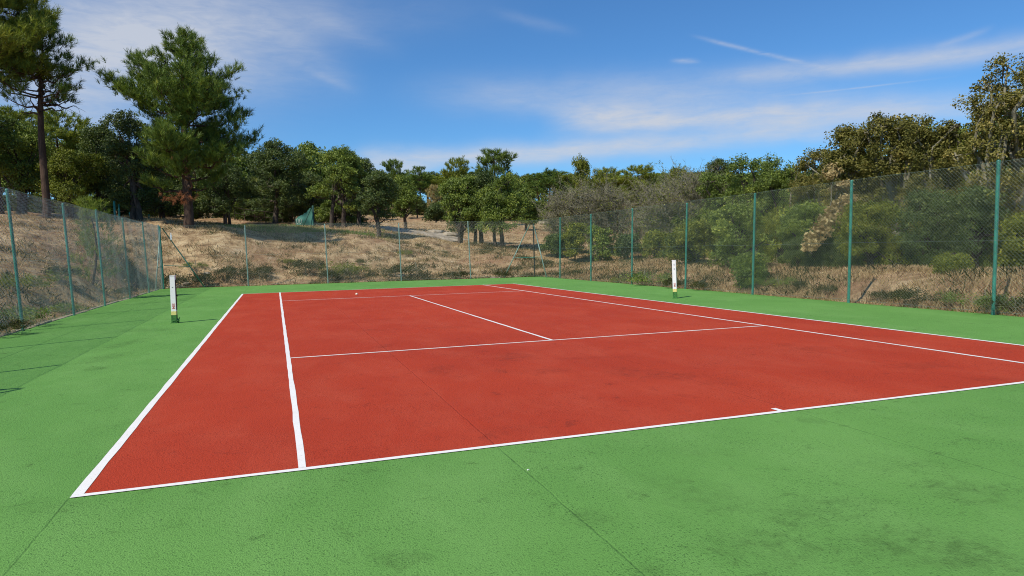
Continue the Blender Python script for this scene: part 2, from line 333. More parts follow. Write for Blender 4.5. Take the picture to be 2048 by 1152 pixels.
W_ = np.linalg.solve(A_, np.append(ctrl[:, 2], 0))
rs = np.random.RandomState(3)
ph = rs.rand(14, 3)*6.28; fr = np.exp(rs.rand(14)*2.2)*.35; an = rs.rand(14)*6.28
def bumps(x, y):
    z = np.zeros_like(x)
    for k in range(14):
        z += np.sin(x*fr[k]*math.cos(an[k])+y*fr[k]*math.sin(an[k])+ph[k, 0])*np.sin(y*fr[k]*math.cos(an[k])*.8-x*fr[k]*math.sin(an[k])*.7+ph[k, 1])*.055/fr[k]**.5
    return z
def terrain(x, y):
    x = np.atleast_1d(np.asarray(x, float)); y = np.atleast_1d(np.asarray(y, float)); o = np.empty_like(x)
    for i in range(0, len(x), 20000):
        a, b = x[i:i+20000], y[i:i+20000]
        r2 = (a[:, None]-ctrl[None, :, 0])**2+(b[:, None]-ctrl[None, :, 1])**2
        o[i:i+20000] = kern(r2)@W_[:-1]+W_[-1]
    dx = np.maximum(np.maximum(X0-x, x-X1), 0); dy = np.maximum(y-backy(x), 0)
    dd = np.hypot(dx, dy)                                    # distance outside the slab
    t = np.clip((dd-.15)/1.4, 0, 1); t = t*t*(3-2*t)
    return t*(np.maximum(o, -.01)+bumps(x, y)*np.clip(dd/6, 0, 1)*np.where((x > X1) & (y < 26) & (dx < 25), .25, 1-.75*np.clip((x-X1)/3, 0, 1)*np.clip((34-y)/8, 0, 1)*(dx < 25)))+(1-t)*(-.045)
def tz(x, y): return float(terrain([x], [y])[0])
def axis(lo, hi, a, b, fine, n):
    mid = np.arange(a, b, fine)
    l = a-(np.linspace(0, 1, n)[1:]**2.2)*(a-lo); r = b+(np.linspace(0, 1, n)**2.2)*(hi-b)
    return np.concatenate([l[::-1], mid, r])
gx = axis(-700, 900, -14, 32, .3, 90); gy = axis(-500, 1300, -8, 60, .3, 100)
GX, GY = np.meshgrid(gx, gy); nx, ny = len(gx), len(gy)
GZ = terrain(GX.ravel(), GY.ravel())
i = np.arange(ny-1)[:, None]*nx; j = np.arange(nx-1)[None]
P = np.stack([i+j, i+j+1, i+j+1+nx, i+j+nx], -1).reshape(-1, 4)
g = obj('ground', npmesh('ground', np.stack([GX.ravel(), GY.ravel(), GZ], 1), P, M_ground, smooth=True)); tag(g, kind='structure')

# ------------------------------------------------------------------ the court
def sheet(name, poly, z, m, parent=None, thick=0, bev=False):
    n = len(poly); V = [(x, y, z) for x, y in poly]; Fc = [tuple(range(n))]
    if thick:
        V += [(x, y, z-thick) for x, y in poly]; Fc += [(q, q+n, (q+1) % n+n, (q+1) % n) for q in range(n)]
    me = bpy.data.meshes.new(name); me.from_pydata(V, [], Fc); me.update(); me.materials.append(m)
    return obj(name, me, parent)
rr = np.random.RandomState(5)
left_e = [(X0+.06+rr.uniform(-.02, .02), y) for y in np.arange(backy(X0)-.6, -12, -1.2)]
right_e = [(X1-.04+rr.uniform(-.02, .02), y) for y in np.arange(-12, backy(X1)-.4, 1.2)]
back_e = [(x, backy(x)-.02+rr.uniform(-.03, .03)) for x in np.arange(X1, X0, -.9)]
court = sheet('court_surface', left_e+right_e+back_e, 0, M_green, thick=.12); tag(court, kind='structure')
# measured corners: the court is a little out of square
FL, FR = np.array((-.04, 23.53)), np.array((10.86, 22.95))
def bl(x, y):
    """regulation court coordinates -> the slightly skewed court that is really there"""
    t = y/23.77; a = np.array((x, 0.)); b = FL+(FR-FL)*(x/10.97); return tuple(a+(b-a)*t)
red = sheet('playing_area', [bl(.02, .02), bl(10.95, .02), bl(10.95, 23.75), bl(.02, 23.75)], .003, M_red, court)
def line(name, a, b, wd, side=0, jit=.004):
    """painted line from a to b (court coordinates), wd wide, edges slightly wavy as masked by hand"""
    a = np.array(bl(*a)); b = np.array(bl(*b)); u = (b-a)/np.linalg.norm(b-a); p = np.array([-u[1], u[0]])
    n = max(2, int(np.linalg.norm(b-a)/.35)); r = np.random.RandomState(int(abs(a.sum()*1000)) % 9999)
    V = []
    for k in range(n+1):
        c = a+(b-a)*k/n
        for sg in (-.5, .5): V.append(tuple(c+p*(sg+side*.5)*wd+p*r.uniform(-jit, jit)))
    V3 = [(x, y, .006) for x, y in V]; Fc = [(2*k, 2*k+2, 2*k+3, 2*k+1) for k in range(n)]
    me = bpy.data.meshes.new(name); me.from_pydata(V3, [], Fc); me.update(); me.materials.append(M_line)
    return obj(name, me, court)
Lw = .05
line('sideline', (Lw*.6, .055), (Lw*.6, 23.70), .065); line('sideline', (10.94, .055), (10.94, 23.70), .06)
line('singles_sideline', (1.395, .055), (1.395, 23.70), .055); line('singles_sideline', (9.59, .055), (9.575, 23.70), .055)
line('baseline', (0, .025), (10.97, .025), .055); line('baseline', (0, 23.73), (10.97, 23.73), .055)
line('service_line', (1.43, 5.485), (9.56, 5.485), .05); line('service_line', (1.43, 18.45), (9.55, 18.45), .05)
line('centre_service_line', (5.46, 5.515), (5.52, 18.42), .05)
line('centre_mark', (5.46, .055), (5.455, .15), .055, jit=.001)
# concrete footing strip outside the left edge
mb = MB()
for y in np.arange(-11, 30.9, .62):
    z = .015+rr.uniform(-.02, .02); mb.box((X0-.10+rr.uniform(-.02, .02), y, -.2), (X0+.03, y+.6, z))
k_ = mb.build('kerb', M_concrete); tag(k_, kind='structure')

# ------------------------------------------------------------------ chain-link fences
def chain(name, a, b, H, parent, mt, step=.075, r=.0021, sag=None, z0=.03, ln=.02):
    """woven wire panel from a to b: two families of diagonal wires, cut into short lengths"""
    a = np.array(a, float); b = np.array(b, float); L = np.linalg.norm(b-a); u = (b-a)/L; nrm = np.array([-u[1], u[0]])
    segs = []
    nz = max(3, int(H/.32))
    for fam in (1, -1):
        s0 = np.arange(-H, L+H, step)
        for q in range(nz):
            za, zb = H*q/nz, H*(q+1)/nz
            sa = s0+fam*(za-H/2); sb = s0+fam*(zb-H/2)
            lo = np.minimum(sa, sb); hi = np.maximum(sa, sb); ok = (hi > 0) & (lo < L)
            sa, sb = sa[ok], sb[ok]; fa = np.ones_like(sa)*za; fb = np.ones_like(sb)*zb
            for end, lim in ((0, 0.), (1, L)):
                for s1, f1, s2, f2 in ((sa, fa, sb, fb), (sb, fb, sa, fa)):
                    m_ = (s1 < 0) if end == 0 else (s1 > L)
                    t = np.where(m_, (lim-s1)/np.where(m_, s2-s1, 1), 0); s1 += t*(s2-s1); f1 += t*(f2-f1)
            segs.append((sa, fa, sb, fb, np.full(len(sa), fam)))
    sa, fa, sb, fb, fm = [np.concatenate(v) for v in zip(*segs)]
    ph = np.random.RandomState(int(L*100)).rand(4)*6
    def p3(s, f):
        w_ = .018*np.sin(s*1.1+ph[0])*np.sin(f*2.2+ph[1])+.010*np.sin(s*3.7+ph[2]+f*2)
        zt = f/H*(H-(sag(s) if sag else 0))+z0*(1-f/H)
        lean = ln*f/H
        c = a[None]+u[None]*s[:, None]+nrm[None]*(w_+lean)[:, None]
        return np.concatenate([c, zt[:, None]], 1)
    A = p3(sa, fa); B = p3(sb, fb); off = np.concatenate([nrm, [0]])*(.003)
    A += off*fm[:, None]; B += off*fm[:, None]
    T = unit(B-A); N1 = unit(np.cross(T, np.array([nrm[0], nrm[1], 0.]))); N2 = np.cross(T, N1)
    n = len(A); V = np.empty((n, 6, 3)); 
    for k in range(3):
        o = r*(math.cos(k*2.094)*N1+math.sin(k*2.094)*N2); V[:, k] = A+o; V[:, k+3] = B+o
    P = (np.arange(n)[:, None, None]*6+np.array([[0, 1, 4, 3], [1, 2, 5, 4], [2, 0, 3, 5]])[None]).reshape(-1, 4)
    return obj(name, npmesh(name, V.reshape(-1, 3), P, mt), parent)
def post(parent, x, y, H, dx=0, dy=0, r=.03, m=None):
    mb = MB(); pts = [(x+dx*t, y+dy*t, -.15+(H+.15)*t) for t in (0, .5, .97)]
    mb.tube(pts, r, 8, False)
    e = np.array(pts[-1]); mb.tube([e, e+[0, 0, .015], e+[0, 0, .035]], [r*1.08, r*1.08, r*.4], 8)
    o = mb.build('post', m or M_postpaint, parent, True)
    return o
def bar(name, parent, a, b, r=.022, m=None):
    mb = MB(); mb.tube([a, (np.array(a)+b)/2, b], r, 8); return mb.build(name, m or M_postpaint, parent, True)
def tension(parent, pts, m=M_wire, r=.0028):
    mb = MB(); mb.tube(pts, r, 4, False); return mb.build('tension_wire', m, parent)
HF = 2.98
# left fence
posts_y = [-4.1, -.4, 3.25, 5.1, 8.62, 12.2, 16.1, 19.6, 23.5, 27.5, 31.0]
FX = -3.86
f = empty('chain_link_fence', (FX, 12, 0)); f.location = (0, 0, 0)
tag(f, 'green chain link fence along the left side of the court', 'fence', 'chain link fences round the court')
rr = np.random.RandomState(11)
for y in posts_y[:-1]: post(f, FX, y, HF+rr.uniform(.02, .12), -.10+rr.uniform(-.03, .02), rr.uniform(-.03, .03), .031)
post(f, FX, 31.0, 3.06, -.04, 0, .034, M_galv)
def sagl(s):
    yy = s-6; k = np.clip(np.searchsorted(posts_y, yy)-1, 0, len(posts_y)-2); p0 = np.array(posts_y)[k]; p1 = np.array(posts_y)[k+1]
    t = np.clip((yy-p0)/(p1-p0), 0, 1); return .10*t*(1-t)
chain('wire_netting', (FX+.055, -6), (FX+.055, 31.0), HF, f, M_wirel, sag=sagl, r=.0019, ln=.08)
for z in (.08, 1.5): tension(f, [(FX-.035, y, z-.02*((q % 2))) for q, y in enumerate(posts_y)])
ys = np.linspace(-4, 31, 80); tension(f, [(FX-.03, y, HF-float(sagl(np.array([y+6.]))[0])) for y in ys], r=.004)
bar('brace', f, (FX+.05, 31.0-.02, 2.85), (FX+.02, 28.9, .02), .024, M_galv)
bar('brace', f, (FX+.05, 3.28, 2.95), (FX+.05, 4.6, .02), .026)
bar('brace', f, (FX+.05, 3.22, 2.95), (FX+.05, 1.9, .02), .026)
bar('brace_rail', f, (FX+.02, 31.0, 1.05), (FX+.03, 29.7, 1.03), .014)
# back fence
f = empty('chain_link_fence', (0, 0, 0))
tag(f, 'green chain link fence across the far end of the court below the dry bank', 'fence', 'chain link fences round the court')
bx = [-.06, 3.64, 7.2, 10.72]
for x in bx: post(f, x, backy(x)-.08, HF+rr.uniform(-.02, .04), rr.uniform(-.09, -.04), .03, .03, M_galv)
post(f, FX+.07, 31.0, HF+.02, -.06, 0, .034, M_postpaint)
def sagb(s):
    t = (s/3.6) % 1; return .14*t*(1-t)
A_b, B_b = (FX+.06, backy(FX)-.13), (14.08, backy(14.1)-.13)
chain('wire_netting', A_b, B_b, HF-.02, f, M_wire, sag=sagb, r=.0016)
for z in (.08, 1.5, HF-.03): tension(f, [(A_b[0]+(B_b[0]-A_b[0])*t, A_b[1]+(B_b[1]-A_b[1])*t-.01, z) for t in np.linspace(0, 1, 9)])
bar('brace', f, (FX+.12, backy(FX)-.1, 2.85), (-2.02, backy(-2)-.12, .02), .026)
bar('brace', f, (13.85, backy(14)-.12, 2.72), (12.42, backy(12.4)-.2, .02), .026, M_galv)
bar('brace_rail', f, (FX+.12, backy(FX)-.1, 1.10), (-2.65, backy(-2.6)-.12, 1.02), .016)
bar('brace_rail', f, (14.05, backy(14)-.12, 1.02), (12.98, backy(13)-.2, 1.02), .014)
mb = MB(); mb.box((-3.42, backy(-3.4)-.12, 2.30), (-3.34, backy(-3.4)-.105, 2.52)); mb.box((-3.40, backy(-3.4)-.125, 2.40), (-3.36, backy(-3.4)-.105, 2.62)); mb.build('tag', M_white, f)
# right fence
f = empty('chain_link_fence', (0, 0, 0))
tag(f, 'green chain link fence along the right side in front of the thicket', 'fence', 'chain link fences round the court')
ry = [-6.2, -2.6, 1.0, 4.65, 8.21, 11.77, 15.25, 18.91, 22.6, 26.1]; FXR = 14.36
for y in ry: post(f, FXR-.03*(y > 17), y, HF+.02+rr.uniform(-.04, .05), .07+rr.uniform(-.02, .03), rr.uniform(-.03, .03), .034)
post(f, 14.12, 29.0, 2.84, -.03, 0, .036, M_black)
def sagr(s):
    t = ((s+6.5)/3.6) % 1; return .12*t*(1-t)
chain('wire_netting', (FXR-.058, -8), (FXR-.058, 20), HF-.02, f, M_wire, sag=sagr, r=.0015, ln=-.06)
chain('wire_netting', (FXR-.058, 20), (14.07, 29.0), HF-.02, f, M_wire, sag=sagr, r=.0011, ln=-.03)
for z in (.08, 1.45, HF-.04): tension(f, [(FXR-.045-(.2 if q == 9 else .0), y, z-.015*(q % 2)) for q, y in enumerate(ry)]+[(14.1, 29.0, z)])
bar('brace', f, (14.08, 28.9, 2.72), (14.18, 27.5, .02), .028, M_galv)
bar('brace_rail', f, (14.08, 28.95, 1.04), (14.12, 28.0, 1.04), .014)

# ------------------------------------------------------------------ net posts, ball
def netpost(x, y, side, label):
    """square white post with winch side, cleats, yellowed foot and green overpainted base"""
    e = empty('net_post', (x, y, 0)); tag(e, label, 'net post', 'net posts beside the court')
    h = 1.07; b = .052
    m = MB(); m.box((-b, -b, .27), (b, b, h-.012)); m.build('shaft', M_white, e)
    m = MB(); m.box((-b-.003, -b-.003, h-.012), (b+.003, b+.003, h+.004)); c = m.build('cap', M_white, e)
    m = MB(); m.box((-b-.001, -b-.001, .185), (b+.001, b+.001, .27)); m.build('painted_band', M_yellow, e)
    m = MB(); m.box((-b-.003, -b-.003, 0), (b+.003, b+.003, .185)); m.box((-b-.02, -b-.02, 0), (b+.03*1, b+.02, .012)); m.build('base', M_postgreen, e)
    m = MB(); s_ = side
    m.box((s_*(b+.002)-.004 if s_ > 0 else -b-.014, -.02, .30), (b+.012 if s_ > 0 else -b-.002, .02, .98)); m.build('rail', M_black, e)
    for z in ((.62,) if side > 0 else (.70, .30)):
        m = MB(); x0 = s_*(b+.012); m.tube([(x0, 0, z), (x0+s_*.022, 0, z), (x0+s_*.026, 0, z)], [.016, .016, .006], 8)
        m.tube([(x0+s_*.02, 0, z+.022), (x0+s_*.02, 0, z-.022)], .006, 8); m.build('cleat', M_black, e)
    if side > 0:
        m = MB(); m.tube([(b+.01, .0, .055), (b+.03, 0, .055), (b+.045, 0, .055)], [.045, .045, .03], 8)
        m.tube([(b+.03, 0, .055), (b+.05, .03, .12)], .010, 8); m.build('winch', M_postgreen, e)
        m = MB(); m.tube([(-.02, -b-.003, .07), (-.02, -b-.018, .07)], .024, 8); m.tube([(-.02, -b-.01, .07), (.028, -b-.012, .045)], .009, 8); m.build('crank_boss', M_postgreen, e)
    # printing on the face towards the camera, letters turned a quarter
    def word(txt, zc, size, mm, nm):
        cu = bpy.data.curves.new(nm, 'FONT'); cu.body = txt; cu.size = size; cu.align_x = 'CENTER'; cu.align_y = 'CENTER'; cu.extrude = .0008; cu.offset = size*.012
        t = bpy.data.objects.new(nm, cu); link(t); bpy.context.view_layer.update()
        me = bpy.data.meshes.new_from_object(t.evaluated_get(bpy.context.evaluated_depsgraph_get()))
        bpy.data.objects.remove(t); me.materials.clear(); me.materials.append(mm)
        o = obj(nm, me, e); o.matrix_local = Matrix.Translation((0.002, -b-.0015, zc)) @ Matrix.Rotation(R_(90), 4, 'X') @ Matrix.Rotation(R_(-90), 4, 'Z')
    if side > 0:
        word('SIM', .385, .085, M_redink, 'lettering'); m = MB(); m.box((-.012, -b-.003, .80), (.0, -b-.001, .815)); m.box((.006, -b-.003, .80), (.012, -b-.001, .815)); m.build('rivet', M_black, e)
    else:
        word('SIM', .385, .075, M_redink, 'lettering')
        grey = simple('grey_print', (.42, .42, .46), .6)
        for z in (.925, .80): m = MB(); m.box((-.008, -b-.003, z), (.018, -b-.001, z+.05)); m.build('faded_print', grey, e)
    return e
p = netpost(-.955, 12.22, 1, 'white square net post left of the red court with red letters'); p.rotation_euler[2] = R_(-7)
p.rotation_euler[1] = R_(.3)
p = netpost(11.82, 11.85, -1, 'white square net post right of the red court'); p.rotation_euler[2] = R_(-38); p.rotation_euler[0] = R_(1); p.rotation_euler[1] = R_(-1.2)
def ball(x, y, r, z=.008):
    n, mm = 16, 10; V = []; 
    th = np.linspace(0, math.pi, mm+1)[:, None]; phi = np.linspace(0, 2*math.pi, n, endpoint=False)[None]
    V = np.stack([r*np.sin(th)*np.cos(phi), r*np.sin(th)*np.sin(phi), r*np.cos(th)+0*phi], -1).reshape(-1, 3)
    i = np.arange(mm)[:, None]*n; j = np.arange(n)[None]; P = np.stack([i+j, i+n+j, i+n+(j+1) % n, i+(j+1) % n], -1).reshape(-1, 4)
    e = obj('tennis_ball', npmesh('tennis_ball', V, P, M_ball, smooth=True), None, (x, y, z+r))
    m_ = MB(); t = np.linspace(0, 2*math.pi, 40)
    c = np.stack([np.cos(t)+.35*np.cos(3*t), np.sin(t)-.35*np.sin(3*t), 1.1*np.sin(2*t)], 1); c = unit(c)*r*1.002
    m_.tube(c, .0018, 4, False); m_.build('seam', M_white, e); return e
tag(ball(3.87, 19.5, .040), 'small bleached tennis ball lying on the red surface beyond the far service line', 'ball')
mb = MB(); mb.box((-.007, -.005, 0), (.007, .005, .004), .4); mb.box((-.004, -.003, .004), (.004, .003, .006), .9)
c = mb.build('paint_chip', M_white, None, loc=(2.83, -.60, .001)); tag(c, 'tiny white paint chip on the green surface near the baseline', 'chip')
#PART2
# ------------------------------------------------------------------ foliage builders
def leaves(rng, C, L, wd, out=None, upb=.35):
    """diamond leaves, slightly folded, at centres C; returns quads"""
    n = len(C); nrm = rng.normal(size=(n, 3)); nrm = unit(nrm)+[0, 0, upb]
    if out is not None: nrm = nrm+out*.6
    nrm = unit(nrm); t = unit(np.cross(nrm, rng.normal(size=(n, 3)))); b = np.cross(nrm, t)
    l = (L*(.6+.8*rng.rand(n)))[:, None]; w_ = l*wd
    V = np.stack([C-t*l*.5, C+b*w_*.5+nrm*l*.08, C+t*l*.5, C-b*w_*.5+nrm*l*.08], 1)
    return V.reshape(-1, 3), np.arange(n*4).reshape(-1, 4)
def needles(rng, C, D, n, L, wd, spread=.9, shaft=.22):
    """tufts: n thin blades round each shoot C pointing along D; returns quads"""
    m = len(C); C = np.repeat(C, n, 0); D = np.repeat(D, n, 0)
    r = unit(rng.normal(size=(m*n, 3))); d_ = unit(D*1.0+r*spread); s = rng.rand(m*n)[:, None]
    base = C+D*shaft*s; l = (L*(.7+.6*rng.rand(m*n)))[:, None]; b = unit(np.cross(d_, rng.normal(size=(m*n, 3))))*wd
    V = np.stack([base-b*.5, base+b*.5, base+d_*l+b*.15, base+d_*l-b*.15], 1)
    return V.reshape(-1, 3), np.arange(m*n*4).reshape(-1, 4)
def curve(a, b, n, rng, wob=.1, lift=0.0):
    t = np.linspace(0, 1, n)[:, None]; L = np.linalg.norm(np.array(b)-a)
    p = a+(np.array(b)-a)*t+np.array([0, 0, 1.])*lift*L*np.sin(t*math.pi)
    w_ = rng.normal(size=(n, 3))*wob*L/n; w_[0] = 0; w_[-1] = 0
    return p+np.cumsum(w_, 0)*np.sin(t*math.pi)
def sample_lobes(rng, lobes, n, shell=.72, lowcut=-.35):
    lb = np.array(lobes, float); wt = (lb[:, 3]*lb[:, 4]+lb[:, 4]*lb[:, 5]+lb[:, 3]*lb[:, 5]); wt /= wt.sum()
    k = rng.choice(len(lb), n*3, p=wt); u = unit(rng.normal(size=(n*3, 3)))
    u[:, 2] = np.where(u[:, 2] < lowcut, -u[:, 2]*.6, u[:, 2]); u = unit(u)
    r = np.where(rng.rand(n*3) < shell, .80+.22*rng.rand(n*3), .25+.6*rng.rand(n*3))
    Pp = lb[k, :3]+u*r[:, None]*lb[k, 3:]
    # drop clumps deep inside another lobe
    dd = ((Pp[:, None]-lb[None, :, :3])/lb[None, :, 3:]); dm = np.sqrt((dd**2).sum(-1)); dm[np.arange(n*3), k] = 9
    keep = (dm.min(1) > .62) | (rng.rand(n*3) < .25)
    Pp, u = Pp[keep][:n], u[keep][:n]; return Pp, u
def broadleaf(name, seed, lobes, nclump, per, leaf, cr, leafmat, barkmat=None, trunks=((0, 0, .16),), split=.35, wide=.55, twigs=.25, flat=.75, vb=0.0):
    """trunk(s) and limbs to every lobe, twigs to many clumps, a crown of leaf clumps. Returns (trunk mesh, crown mesh)"""
    rng = np.random.RandomState(seed); Pp, u = sample_lobes(rng, lobes, nclump)
    lb = np.array(lobes, float); top = lb[:, 2].max(); H = (lb[:, 2]+lb[:, 5]).max()
    tv = rng.normal(size=len(Pp))*.16+.42+vb
    c = np.repeat(Pp, per, 0); uu = np.repeat(u, per, 0); n = len(c)
    g = rng.normal(size=(n, 3)); g = unit(g)*(rng.rand(n)**.45)[:, None]
    sz = np.repeat(cr*(.55+.8*rng.rand(len(Pp))), per)[:, None]
    C = c+g*sz*np.array([1, 1, flat]); v = np.repeat(tv, per)+rng.normal(size=n)*.13
    V, Pq = leaves(rng, C, leaf, wide, unit(g+uu*.6))
    crown = npmesh('crown', V, Pq, leafmat, np.clip(v, 0, 1))
    mb = MB(); joints = []
    for (tx, ty, tr) in trunks:
        cen = lb[:, :3].mean(0); zt = max(.5, (lb[:, 2]-lb[:, 5]).min()*.5+top*.45)
        pt = curve(np.array([tx, ty, -.3]), np.array([tx*.5+cen[0]*.5, ty*.5+cen[1]*.5, zt]), 7, rng, .12)
        rad = tr*np.array([1.5, 1.08, .95, .88, .8, .74, .66]); mb.tube(pt, rad, 10, False); joints.append((pt, tr))
    for l in lb:
        pt, tr = joints[rng.randint(len(joints))]; q = rng.randint(3, 7)
        e = l[:3]+rng.normal(size=3)*.15*l[3:]; mb.tube(curve(pt[q], e, 6, rng, .25, .05), tr*np.linspace(.52, .14, 6), 6, False)
        near = np.argsort(((Pp-l[:3])**2).sum(1))[:int(nclump/len(lb)*1.2)]
        for k in near[rng.rand(len(near)) < twigs]:
            mb.tube(curve(e+rng.normal(size=3)*.1, Pp[k], 4, rng, .2), tr*np.array([.17, .12, .08, .03]), 4, False)
    trunk = npmesh('trunk', np.concatenate(mb.V), np.concatenate(mb.P), barkmat or M_barko, smooth=True)
    return trunk, crown
def pine(name, seed, H, zc, prof, nwh, tuft=.30, nn=22, wn=.022, leafmat=None, tr=.2, lean=(0, 0), upsweep=.35, tufts_per_m=9, maxb=6, fill=1.0, deadzone=0, asym=None):
    """straight pine: whorls of rising limbs whose outer part carries needle tufts. prof(t) gives the radius at height t (0 crown foot .. 1 tip)"""
    rng = np.random.RandomState(seed); mb = MB(); Cc = []; Dd = []; dead = []
    tt = np.linspace(0, 1, 12); ax = np.stack([lean[0]*tt**1.3+.10*np.sin(tt*5+seed), lean[1]*tt**1.3+.08*np.sin(tt*4), -.3+(H+.1)*tt], 1); ax[0, :2] = 0
    mb.tube(ax, tr*np.array([1.35, 1.05, 1, .95, .9, .84, .76, .66, .54, .40, .24, .08]), 10, False)
    def axis_at(z):
        return np.array([np.interp(z, ax[:, 2], ax[:, 0]), np.interp(z, ax[:, 2], ax[:, 1]), z])
    zs = zc+(H-zc)*np.linspace(0, .985, nwh)
    for w_, z in enumerate(zs):
        t = (z-zc)/(H-zc); nb = rng.randint(3, maxb+1); a0 = rng.rand()*6.28
        for b in range(nb):
            a = a0+b*6.283/nb+rng.normal()*.25; Rr = prof(t)*(.55+.58*rng.rand())
            if asym: Rr *= asym(a, t)
            if Rr < .12: continue
            base = axis_at(z+rng.normal()*.1); dr = np.array([math.cos(a), math.sin(a), 0.])
            rise = upsweep*(.5+t)*Rr*(.7+.6*rng.rand())
            s = np.linspace(0, 1, 7)[:, None]; pts = base+dr*Rr*s+np.array([0, 0, 1.])*(rise*s**1.6-.05*Rr*np.sin(s*math.pi))
            pts[1:] += rng.normal(size=(6, 3))*.035*Rr
            br = tr*(.14+.24*(1-t))*min(1, .4+Rr/3); mb.tube(pts, br*np.linspace(1, .2, 7), 5, False)
            if t < deadzone and rng.rand() < .6:      # bare dead limb low on the trunk
                for q in range(5):
                    p0 = pts[2+q % 5]; e = p0+dr*rng.rand()*.6+rng.normal(size=3)*.35-[0, 0, .25]; mb.tube(curve(p0, e, 3, rng, .2), br*.2*np.array([1, .7, .3]), 3, False)
                continue
            ns = int(max(3, Rr*4*fill))
            for q in range(ns):                       # side shoots
                f = .28+.72*(q+rng.rand())/ns; p0 = base+(pts[-1]-base)*f; i_ = min(5, int(f*6)); p0 = pts[i_]+(pts[i_+1]-pts[i_])*(f*6-i_)
                sd_ = np.array([-dr[1], dr[0], 0])*rng.choice([-1, 1]); ln = Rr*.34*(1.15-f*.55)*(.6+.7*rng.rand())+.12
                e = p0+(dr*.55+sd_*(.75-.3*f)+np.array([0, 0, .28+.35*rng.rand()]))*ln
                mb.tube(np.stack([p0, (p0+e)/2+rng.normal(size=3)*.03, e]), br*.35*np.array([.7, .5, .2]), 3, False)
                k = max(1, int(ln*tufts_per_m)); fr_ = rng.rand(k)**.6
                Cc.append(p0+(e-p0)*fr_[:, None]+rng.normal(size=(k, 3))*.10*(1+.4*Rr)*.8); dd = unit(e-p0)
                Dd.append(unit(dd*.6+np.array([0, 0, .75])+rng.normal(size=(k, 3))*.35))
            k = 3; Cc.append(pts[-1]+rng.normal(size=(k, 3))*.08); Dd.append(unit(dr*.5+np.array([0, 0, .8])+rng.normal(size=(k, 3))*.2))
    top = axis_at(H); Cc.append(top+rng.normal(size=(6, 3))*[.15, .15, .2]); Dd.append(unit(np.array([0, 0, 1.])+rng.normal(size=(6, 3))*.3))
    C = np.concatenate(Cc); Dn = np.concatenate(Dd)
    tv = .42+rng.normal(size=len(C))*.17
    V, Pq = needles(rng, C, Dn, nn, tuft, wn, .75, tuft*.8)
    crown = npmesh('crown', V, Pq, leafmat or M_pine, np.clip(np.repeat(tv, nn)+rng.normal(size=len(C)*nn)*.10, 0, 1))
    trunk = npmesh('trunk', np.concatenate(mb.V), np.concatenate(mb.P), M_barkp, smooth=True)
    return trunk, crown
def plant(name, meshes, x, y, rz=0, sc=(1, 1, 1), label=None, cat='tree', group=None, z=None, names=('trunk', 'crown')):
    e = empty(name, (x, y, tz(x, y) if z is None else z), rz); e.scale = sc
    tag(e, label, cat, group)
    for nme, me in zip(names, meshes):
        if me is not None: obj(nme, me, e)
    return e
def gpos(px, dist):
    """ground point seen in column px of the photograph's view, dist metres away"""
    p = at(px, 520, dist); return p[0], p[1]
def zof(px, py, dist): return at(px, py, dist)[2]
def blob(rng, R, H, z0, n, k=.5, full=False, squash=.85):
    """a heap of n lobes filling a crown R wide from z0 to H"""
    L = [(0, 0, (z0+H)/2, R*.72, R*.72, (H-z0)*.5)]
    for q in range(n):
        a = rng.rand()*6.28; f = rng.rand()**.6; z = z0+(H-z0)*((.06 if full else .14)+.76*rng.rand()); tz_ = (z-z0)/(H-z0); rad = R*(1-.55*abs(tz_-.42)**1.2*1.6)*.78 if not full else R*(.95-.45*max(0, tz_-.45))*.85
        s = R*(.28+.22*rng.rand())*k/.5; L.append((math.cos(a)*rad*f, math.sin(a)*rad*f, z, s, s, s*squash))
    if not full: L.append((rng.normal()*R*.15, rng.normal()*R*.15, H-R*.22, R*.30, R*.30, R*.25))
    else:
        for q in range(7):
            a = rng.rand()*6.28; f = R*.75*rng.rand()**.5; sz = R*(.20+.18*rng.rand()); L.append((math.cos(a)*f, math.sin(a)*f, H-sz*.8-(.55*f if q else 0)*rng.rand(), sz, sz, sz*.8))
    return L
# ------------------------------------------------------------------ trees near the court
def xyh(px, dist, topy): 
    x, y = gpos(px, dist); z = tz(x, y); return x, y, z, zof(px, topy, dist)-z
# the big pine on the left bank
x, y, z, H = xyh(380, 44.5, 57)
def prof_big(t): return np.interp(t, [0, .12, .3, .45, .6, .75, .88, 1], [2.5, 3.1, 3.5, 3.4, 3.0, 2.15, 1.2, .2])
def asym_big(a, t):
    # the crown hangs further out to the right low down and has a long limb up on the left
    return 1.0+.16*math.cos(a+.33)*(1 if t < .5 else -.35)+(.25 if (.55 < t < .68 and math.cos(a+.33) < -.8) else 0)
T = pine('pine', 21, H*.955, H*.20, prof_big, 17, .27, 20, .022, M_pine, .25, (.3, 0), .36, 13, 6, 1.15, .12, asym_big)
big = plant('pine_tree', T, x, y, 0, (1, 1, 1), 'largest pine in view, broad dark green crown on the left bank', 'pine tree', z=z)
rng = np.random.RandomState(4)
Cd = np.concatenate([np.array([-.35, -.5, 1.75])+rng.normal(size=(34, 3))*[.42, .3, .16], np.array([.2, -.6, 3.5])+rng.normal(size=(8, 3))*[.6, .4, .5]])
V, Pq = needles(rng, Cd, unit(np.array([0, 0, -.6])+rng.normal(size=Cd.shape)*.6), 20, .20, .018, .9, .2)
obj('dead_needles', npmesh('dead_needles', V, Pq, M_deadneedle, np.clip(.5+rng.normal(size=len(Pq))*.25, 0, 1)), big)
